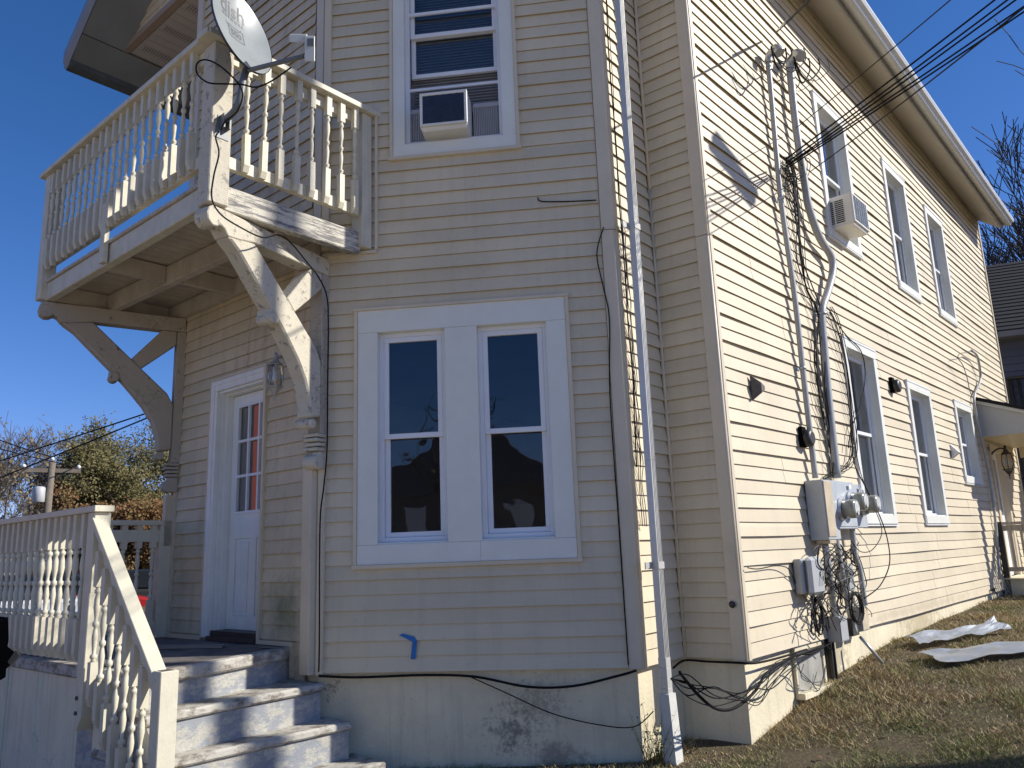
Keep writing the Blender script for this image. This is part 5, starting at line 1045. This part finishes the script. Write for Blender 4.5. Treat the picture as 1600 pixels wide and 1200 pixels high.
# ------------------------------------------------------------------ trees
def tree(loc, h, spread, levels, leaf=None, nleaf=0, leafsize=.1, label='', mat=None, r0=None, seed=0, cat='tree', name='tree', group=None, lowfork=.25, twig=.0, droop=0, nk=(3, 5), seg0=6):
    r_ = random.Random(seed); t = thing(name, label, cat, loc, group); mb = MB(); tips = []
    def grow(p, d, L, r, lv):
        pts = [p]; dd = d.copy(); n = 4 if lv < levels-1 else 3
        for i in range(n):
            dd = (dd+Vector((r_.uniform(-1, 1), r_.uniform(-1, 1), r_.uniform(-.5, .9)-droop*lv*.2))*.16).normalized(); pts.append(pts[-1]+dd*L/n)
        mb.tube(pts, [max(r*(1-.5*i/n), twig) for i in range(n+1)], seg0 if lv < 2 else (4 if lv < 3 else 3), caps=False)
        if lv >= levels-2: tips.extend(pts[1:])
        if lv < levels:
            for k in range(r_.randint(*nk)):
                f = r_.uniform(.35, 1) if lv else r_.uniform(lowfork, 1); i = min(n-1, int(f*n)); q = pts[i].lerp(pts[i+1], f*n-i)
                side = Vector((r_.uniform(-1, 1), r_.uniform(-1, 1), r_.uniform(-.1, .7))).normalized(); nd = (dd*(1-spread)+side*spread).normalized()
                grow(q, nd, L*r_.uniform(.5, .78), max(r*(1-.5*f)*.58, twig), lv+1)
    grow(Vector(loc), Vector((0, 0, 1)), h*.42, r0 or h*.018, 0)
    obj('trunk', mb, mat or M['bark'], t)
    if leaf:
        mb = MB()
        for i in range(nleaf):
            p = r_.choice(tips)+Vector((r_.gauss(0, 1), r_.gauss(0, 1), r_.gauss(0, .8)))*h*.028
            a = Vector((r_.uniform(-1, 1), r_.uniform(-1, 1), r_.uniform(-1, 1))).normalized()*leafsize*r_.uniform(.6, 1.3); b = a.orthogonal().normalized()*leafsize*.6
            mb.quad(p-a, p+b, p+a, p-b)
        stuff(obj('crown', mb, leaf, t))
    return t
def gp(x, D_): d = _fw+RT*(x-800)/FOC; d = d/np.hypot(d[0], d[1])*D_; return (float(d[0]), float(d[1]), -.85)
tree(gp(25, 34), 7.2, .55, 5, M['leafbare'], 1500, .08, 'thin half bare tree at the far left beyond the porch railing', M['barkgrey'], .12, 3, nk=(4, 6), lowfork=.1, twig=.008)
tree(gp(-40, 38), 7.0, .55, 4, M['leafbare'], 500, .08, 'bare leaning tree cut by the left edge of the photo', M['barkgrey'], .12, 13, nk=(4, 6), lowfork=.1, twig=.008)
tree(gp(215, 37), 8.1, .6, 5, M['leafgreen'], 34000, .058, 'tall olive yellow tree behind the utility pole near the house corner', M['bark'], .2, 5, nk=(4, 6), lowfork=.15, twig=.008)
tree(gp(160, 40), 7.6, .6, 5, M['leafgreen'], 20000, .062, 'smaller olive tree between the utility pole and the tallest one', M['bark'], .16, 25, nk=(4, 6), lowfork=.15, twig=.008)
tree(gp(130, 31), 4.6, .65, 5, M['leafred'], 22000, .055, 'russet orange tree directly behind the utility pole', M['bark'], .12, 8, nk=(4, 6), lowfork=.02, twig=.007)
tree(gp(205, 29), 5.0, .65, 5, M['leafred'], 30000, .055, 'broad russet tree low behind the end railing', M['bark'], .13, 9, nk=(4, 6), lowfork=.02, twig=.007)
tree(gp(252, 30), 4.9, .65, 5, M['leafred'], 22000, .055, 'russet tree touching the house corner', M['bark'], .12, 10, nk=(4, 6), lowfork=.02, twig=.007)
# bare trees at the right behind the neighbour's roof
tree(gp(1578, 34), 17, .42, 5, None, 0, 0, 'bare forked tree rising over the dark neighbour roof', painted('tree_dark', (.055, .05, .045), .9, .3, 9), .34, 21, nk=(3, 5), lowfork=.5, twig=.015)
tree(gp(1612, 36), 21, .42, 5, None, 0, 0, 'tall bare tree at the right edge with fine twigs', bpy.data.materials['tree_dark'], .36, 22, nk=(4, 5), lowfork=.3, twig=.015)
tree(gp(1530, 40), 17.5, .45, 5, None, 0, 0, 'bare tree mostly hidden behind the gutter', bpy.data.materials['tree_dark'], .3, 33, nk=(4, 5), lowfork=.3, twig=.015)

# ------------------------------------------------------------------ utility pole and far wires
pp = gp(88, 30); up_ = thing('utility_pole', 'wooden utility pole with crossarm and grey transformer at the left', 'utility pole', pp)
def pz(y, D_=30): return CZ+(858-y)/1236*D_*1.0
mb = MB(); mb.tube([pp, (pp[0]+.1, pp[1], pz(716))], [.13, .10], 10); obj('pole', mb, M['pole'], up_)
sx = A2(.86, .51); ax = Vector((sx[0], sx[1], 0)); top = Vector((pp[0]+.08, pp[1], pz(729)))
mb = MB(); mb.beam(tuple(top-ax*.85), tuple(top+ax*.85), .11, .13); obj('crossarm', mb, M['pole'], up_)
for s in (-1, 1): mb = MB(); mb.beam(tuple(top+ax*s*.45), tuple(top-Vector((0, 0, .42))), .03, .04); obj('arm_brace', mb, M['darkmetal'], up_)
for q in (-.78, 0, .78): mb = MB(); mb.lathe([(.03, 0), (.07, .04), (.07, .08), (.03, .13)], (top+ax*q+Vector((0, 0, .07+(.25 if q == 0 else 0)))), 8); obj('insulator', mb, M['insul'], up_)
mb = MB(); mb.lathe([(.15, 0), (.18, .03), (.18, .46), (.15, .50), (.05, .52)], (pp[0]-.12, pp[1]-.24, pz(772)), 16); obj('transformer', mb, painted('transformer_grey', (.50, .51, .52), .5, .1, 6, bmp=.05), up_)
def farwire(a, b, lab, sag=.4):
    A_, B_ = Vector(a), Vector(b); mb = MB(); mb.tube([A_.lerp(B_, i/12)-Vector((0, 0, sag*4*(i/12)*(1-i/12))) for i in range(13)], .018, 4); tag(obj('power_line', mb, M['cable']), lab, 'wire')
farwire(at(-80, 745, 22), at(300, 622, 17), 'upper of two dark wires rising toward the left bracket', .02)
farwire(at(-80, 778, 22), at(300, 624, 17), 'lower of two dark wires rising toward the left bracket', .02)
farwire(at(-60, 664, 20), tuple(top+Vector((0, 0, .45))), 'faint wire descending from top left to the pole top', .05)
farwire(at(-60, 684, 20), tuple(top+ax*.75+Vector((0, 0, .15))), 'lower faint wire descending to the crossarm', .05)
# ------------------------------------------------------------------ street scene beyond the porch
mb = MB(); mb.hexa([(-60, 22, -.80), (-5, 22, -.80), (-5, 27, -.80), (-60, 27, -.80), (-60, 22, -.76), (-5, 22, -.76), (-5, 27, -.76), (-60, 27, -.76)]); structure(obj('road', mb, M['street']))
def far_building(x0, x1, D_, ytop, mat, label, name='building', roof=None):
    t = thing(name, label, 'building', gp((x0+x1)/2, D_)); a = np.array(gp(x0, D_)); b = np.array(gp(x1, D_)); zt = CZ+(858-ytop)/1236*D_; d = b-a; bk = np.array([-d[1], d[0], 0])/np.hypot(d[0], d[1])*5
    mb = MB(); P = [a, b, b+bk, a+bk]; mb.hexa([(p[0], p[1], -1) for p in P]+[(p[0], p[1], zt) for p in P]); obj('wall', mb, mat, t)
    rf = MB(); m1 = (a+a+bk)/2; m2 = (b+b+bk)/2; rf.hexa([(a[0], a[1], zt), (b[0], b[1], zt), (b+bk)[:2].tolist()+[zt], (a+bk)[:2].tolist()+[zt], (m1[0]-.01, m1[1], zt+1), (m2[0]-.01, m2[1], zt+1), (m2[0]+.01, m2[1], zt+1), (m1[0]+.01, m1[1], zt+1)]); obj('roof', rf, roof or M['neightrim'], t)
    L = np.hypot(d[0], d[1]); fr = Fr(a[:2], d[:2])
    for k in range(max(1, int(L/2.2))):
        s = 1.0+k*2.2
        if s+.8 < L: mb = MB(); mb.box(fr, s, s+.8, -.05, .03, zt-1.9, zt-.8); obj('window', mb, M['carglass'], t)
far_building(62, 150, 29, 852, M['brick'], 'low orange brick building glimpsed between the porch balusters')
far_building(-60, 52, 27, 862, painted('far_white_wall', (.55, .60, .58), .6, .05, 2), 'low pale building glimpsed between the leftmost balusters')
def car(x, D_, mat, label):
    p = Vector(gp(x, D_)); p.z = -.76; t = thing('parked_car', label, 'car', p, 'cars parked beyond the porch'); Mx = Matrix.Translation(p) @ Matrix.Rotation(math.radians(30), 4, 'Z')
    mb = MB(); mb.prism([(-2.1, .3), (2.1, .3), (2.15, .75), (1.3, .9), (-2.0, .95), (-2.15, .7)], lambda q, k: (q[0], (-.85, .85)[k], q[1])); obj('body', mb, mat, t, Mx, bev=.06)
    mb = MB(); mb.prism([(-1.7, .93), (1.1, .9), (.5, 1.42), (-1.3, 1.42)], lambda q, k: (q[0], (-.72, .72)[k], q[1])); obj('cabin', mb, M['carglass'], t, Mx, bev=.05)
    for sx_ in (-1.3, 1.35):
        for sy in (-.8, .8): mb = MB(); mb.lathe([(.2, -.09), (.32, -.09), (.32, .09), (.2, .09)], seg=14, M=Matrix.Translation((sx_, sy, .32)) @ Matrix.Rotation(math.pi/2, 4, 'X')); obj('wheel', mb, M['tyre'], t, Mx)
car(105, 22, M['carred'], 'red car behind the porch balusters'); car(40, 20, M['carwhite'], 'white car behind the leftmost porch balusters'); car(232, 24, M['tyre'], 'dark car low behind the end railing')

# ------------------------------------------------------------------ neighbour house at the right
nb = thing('neighbour_house', 'dark roofed blue grey house behind the far corner at the right', 'house', (10, 17, -.5))
a = np.array(at(1500, 540, 15.2)); b = np.array(at(1760, 515, 14.2)); fn = Fr(a[:2], (b-a)[:2]); Ln = float(np.hypot(*(b-a)[:2])); ze = float(a[2])
mb = MB(); mb.box(fn, 0, Ln+3, -6, 0, -1, ze+.2); nw = obj('wall', mb, M['neigh'], nb)
for k in range(34):
    mb = MB(); z = -.4+k*.145
    if z > ze-.2: break
    mb.quad(fn.p(0, .03, z), fn.p(Ln+3, .03, z), fn.p(Ln+3, .004, z+.145), fn.p(0, .004, z+.145)); mb.quad(fn.p(0, 0, z), fn.p(Ln+3, 0, z), fn.p(Ln+3, .03, z), fn.p(0, .03, z)); obj('siding_board', mb, M['neigh'], nw)
zr = ze+2.2; rf_ = MB(); rf_.hexa([fn.p(-.4, .35, ze), fn.p(Ln+3, .35, ze), fn.p(Ln+3, -2.6, zr), fn.p(-.4, -2.6, zr), fn.p(-.4, .35, ze+.12), fn.p(Ln+3, .35, ze+.12), fn.p(Ln+3, -2.6, zr+.12), fn.p(-.4, -2.6, zr+.12)])
rfo = obj('roof', rf_, M['shingle'], nb)
for k in range(20):
    f0, f1 = k/20, (k+1)/20; mb = MB()
    q = lambda f, dz: (lambda o, z: (fn.p(-.4, o, z+dz), fn.p(Ln+3, o, z+dz)))(.35-2.95*f, ze+.12+(zr-ze)*f)
    A0, A1 = q(f0, .022); B0, B1 = q(f1, .004); C0, C1 = q(f0, .0); mb.quad(A0, A1, B1, B0); mb.quad(C0, C1, A1, A0); obj('shingle_course', mb, M['shingle'], rfo)
mb = MB(); mb.box(fn, -.4, Ln+3, .35, .46, ze-.02, ze+.09); obj('gutter', mb, M['neightrim'], nb); mb = MB(); mb.box(fn, -.4, Ln+3, .0, .349, ze-.03, ze-.001); obj('soffit', mb, M['neightrim'], nb)
ps = fn.px(1584, 640); mb = MB(); mb.tube([fn.p(ps[0], .1, -.4), fn.p(ps[0], .1, fn.px(1583, 592)[1])], .04, 8); mb.tube([fn.p(ps[0]+.14, .1, -.4), fn.p(ps[0]+.14, .1, fn.px(1583, 592)[1])], .03, 8); mb.tube([fn.p(ps[0]-.05, .12, fn.px(1583, 592)[1]), fn.p(ps[0]+1.2, .12, fn.px(1583, 592)[1])], .03, 8); obj('conduit', mb, M['darkmetal'], nb)

# ------------------------------------------------------------------ across the street, behind the camera: seen only in the panes
def opp(c, w_, h_, mat, label, gh=2.5):
    t = thing('opposite_house', label, 'house', (c[0], c[1], -.8)); mb = MB(); mb.lbox(c[0]-w_/2, c[0]+w_/2, c[1]-8, c[1], -1, h_); obj('wall', mb, mat, t)
    mb = MB(); mb.prism([(-w_/2-.4, h_), (w_/2+.4, h_), (0, h_+gh)], lambda p, k: (c[0]+p[0], c[1]+(.3, -6.3)[k], p[1])); obj('roof', mb, M['neightrim'], t)
    for s in (-.25, .25): mb = MB(); mb.lbox(c[0]+s*w_-.5, c[0]+s*w_+.5, c[1], c[1]+.06, 1.2, 2.8); obj('window', mb, M['whitewarm'], t)
opp((-8.5, -21), 9, 3.4, M['greyhouse'], 'taupe gabled house mirrored low in the double window panes', 3.0)
opp((-19, 14), 7, 4.9, M['redhouse'], 'red clapboard house mirrored in the door panes', 2.0)
opp((-.2, -25), 8, 3.2, M['greyhouse'], 'second taupe house mirrored at the right pane edge', 2.4)
tree((-6.2, -13, -.8), 9, .5, 4, None, 0, 0, 'bare tree across the street mirrored in the left pane', M['bark'], .2, 51, nk=(3, 4), twig=.02)
tree((27, 8.5, -.6), 15, .5, 4, None, 0, 0, 'bare tree out of frame whose branches shade the walls', M['bark'], .2, 61, nk=(3, 4), twig=.02)
q_ = thing('utility_pole', 'utility pole out of frame at the right whose shadow crosses the steps and balcony', 'utility pole', (9, 4.60, -.6))
mb = MB(); mb.tube([(9, 4.62, -.8), (9.03, 4.63, 11.5)], [.13, .10], 12); obj('pole', mb, M['pole'], q_)
# cable closure hanging on the overhead wires: its shadow falls on the side wall
tgt = Vector(B.pxw(1145, 268, 0)); c = tgt+sdir*5.2
mb = MB(); dv = Vector((*B.u, -.42)).normalized(); mb.beam(tuple(c-dv*.38), tuple(c+dv*.38), .15, .15); tag(obj('cable_closure', mb, M['black'], bev=.02), 'black splice closure hanging on the overhead cables out of frame', 'cable closure')
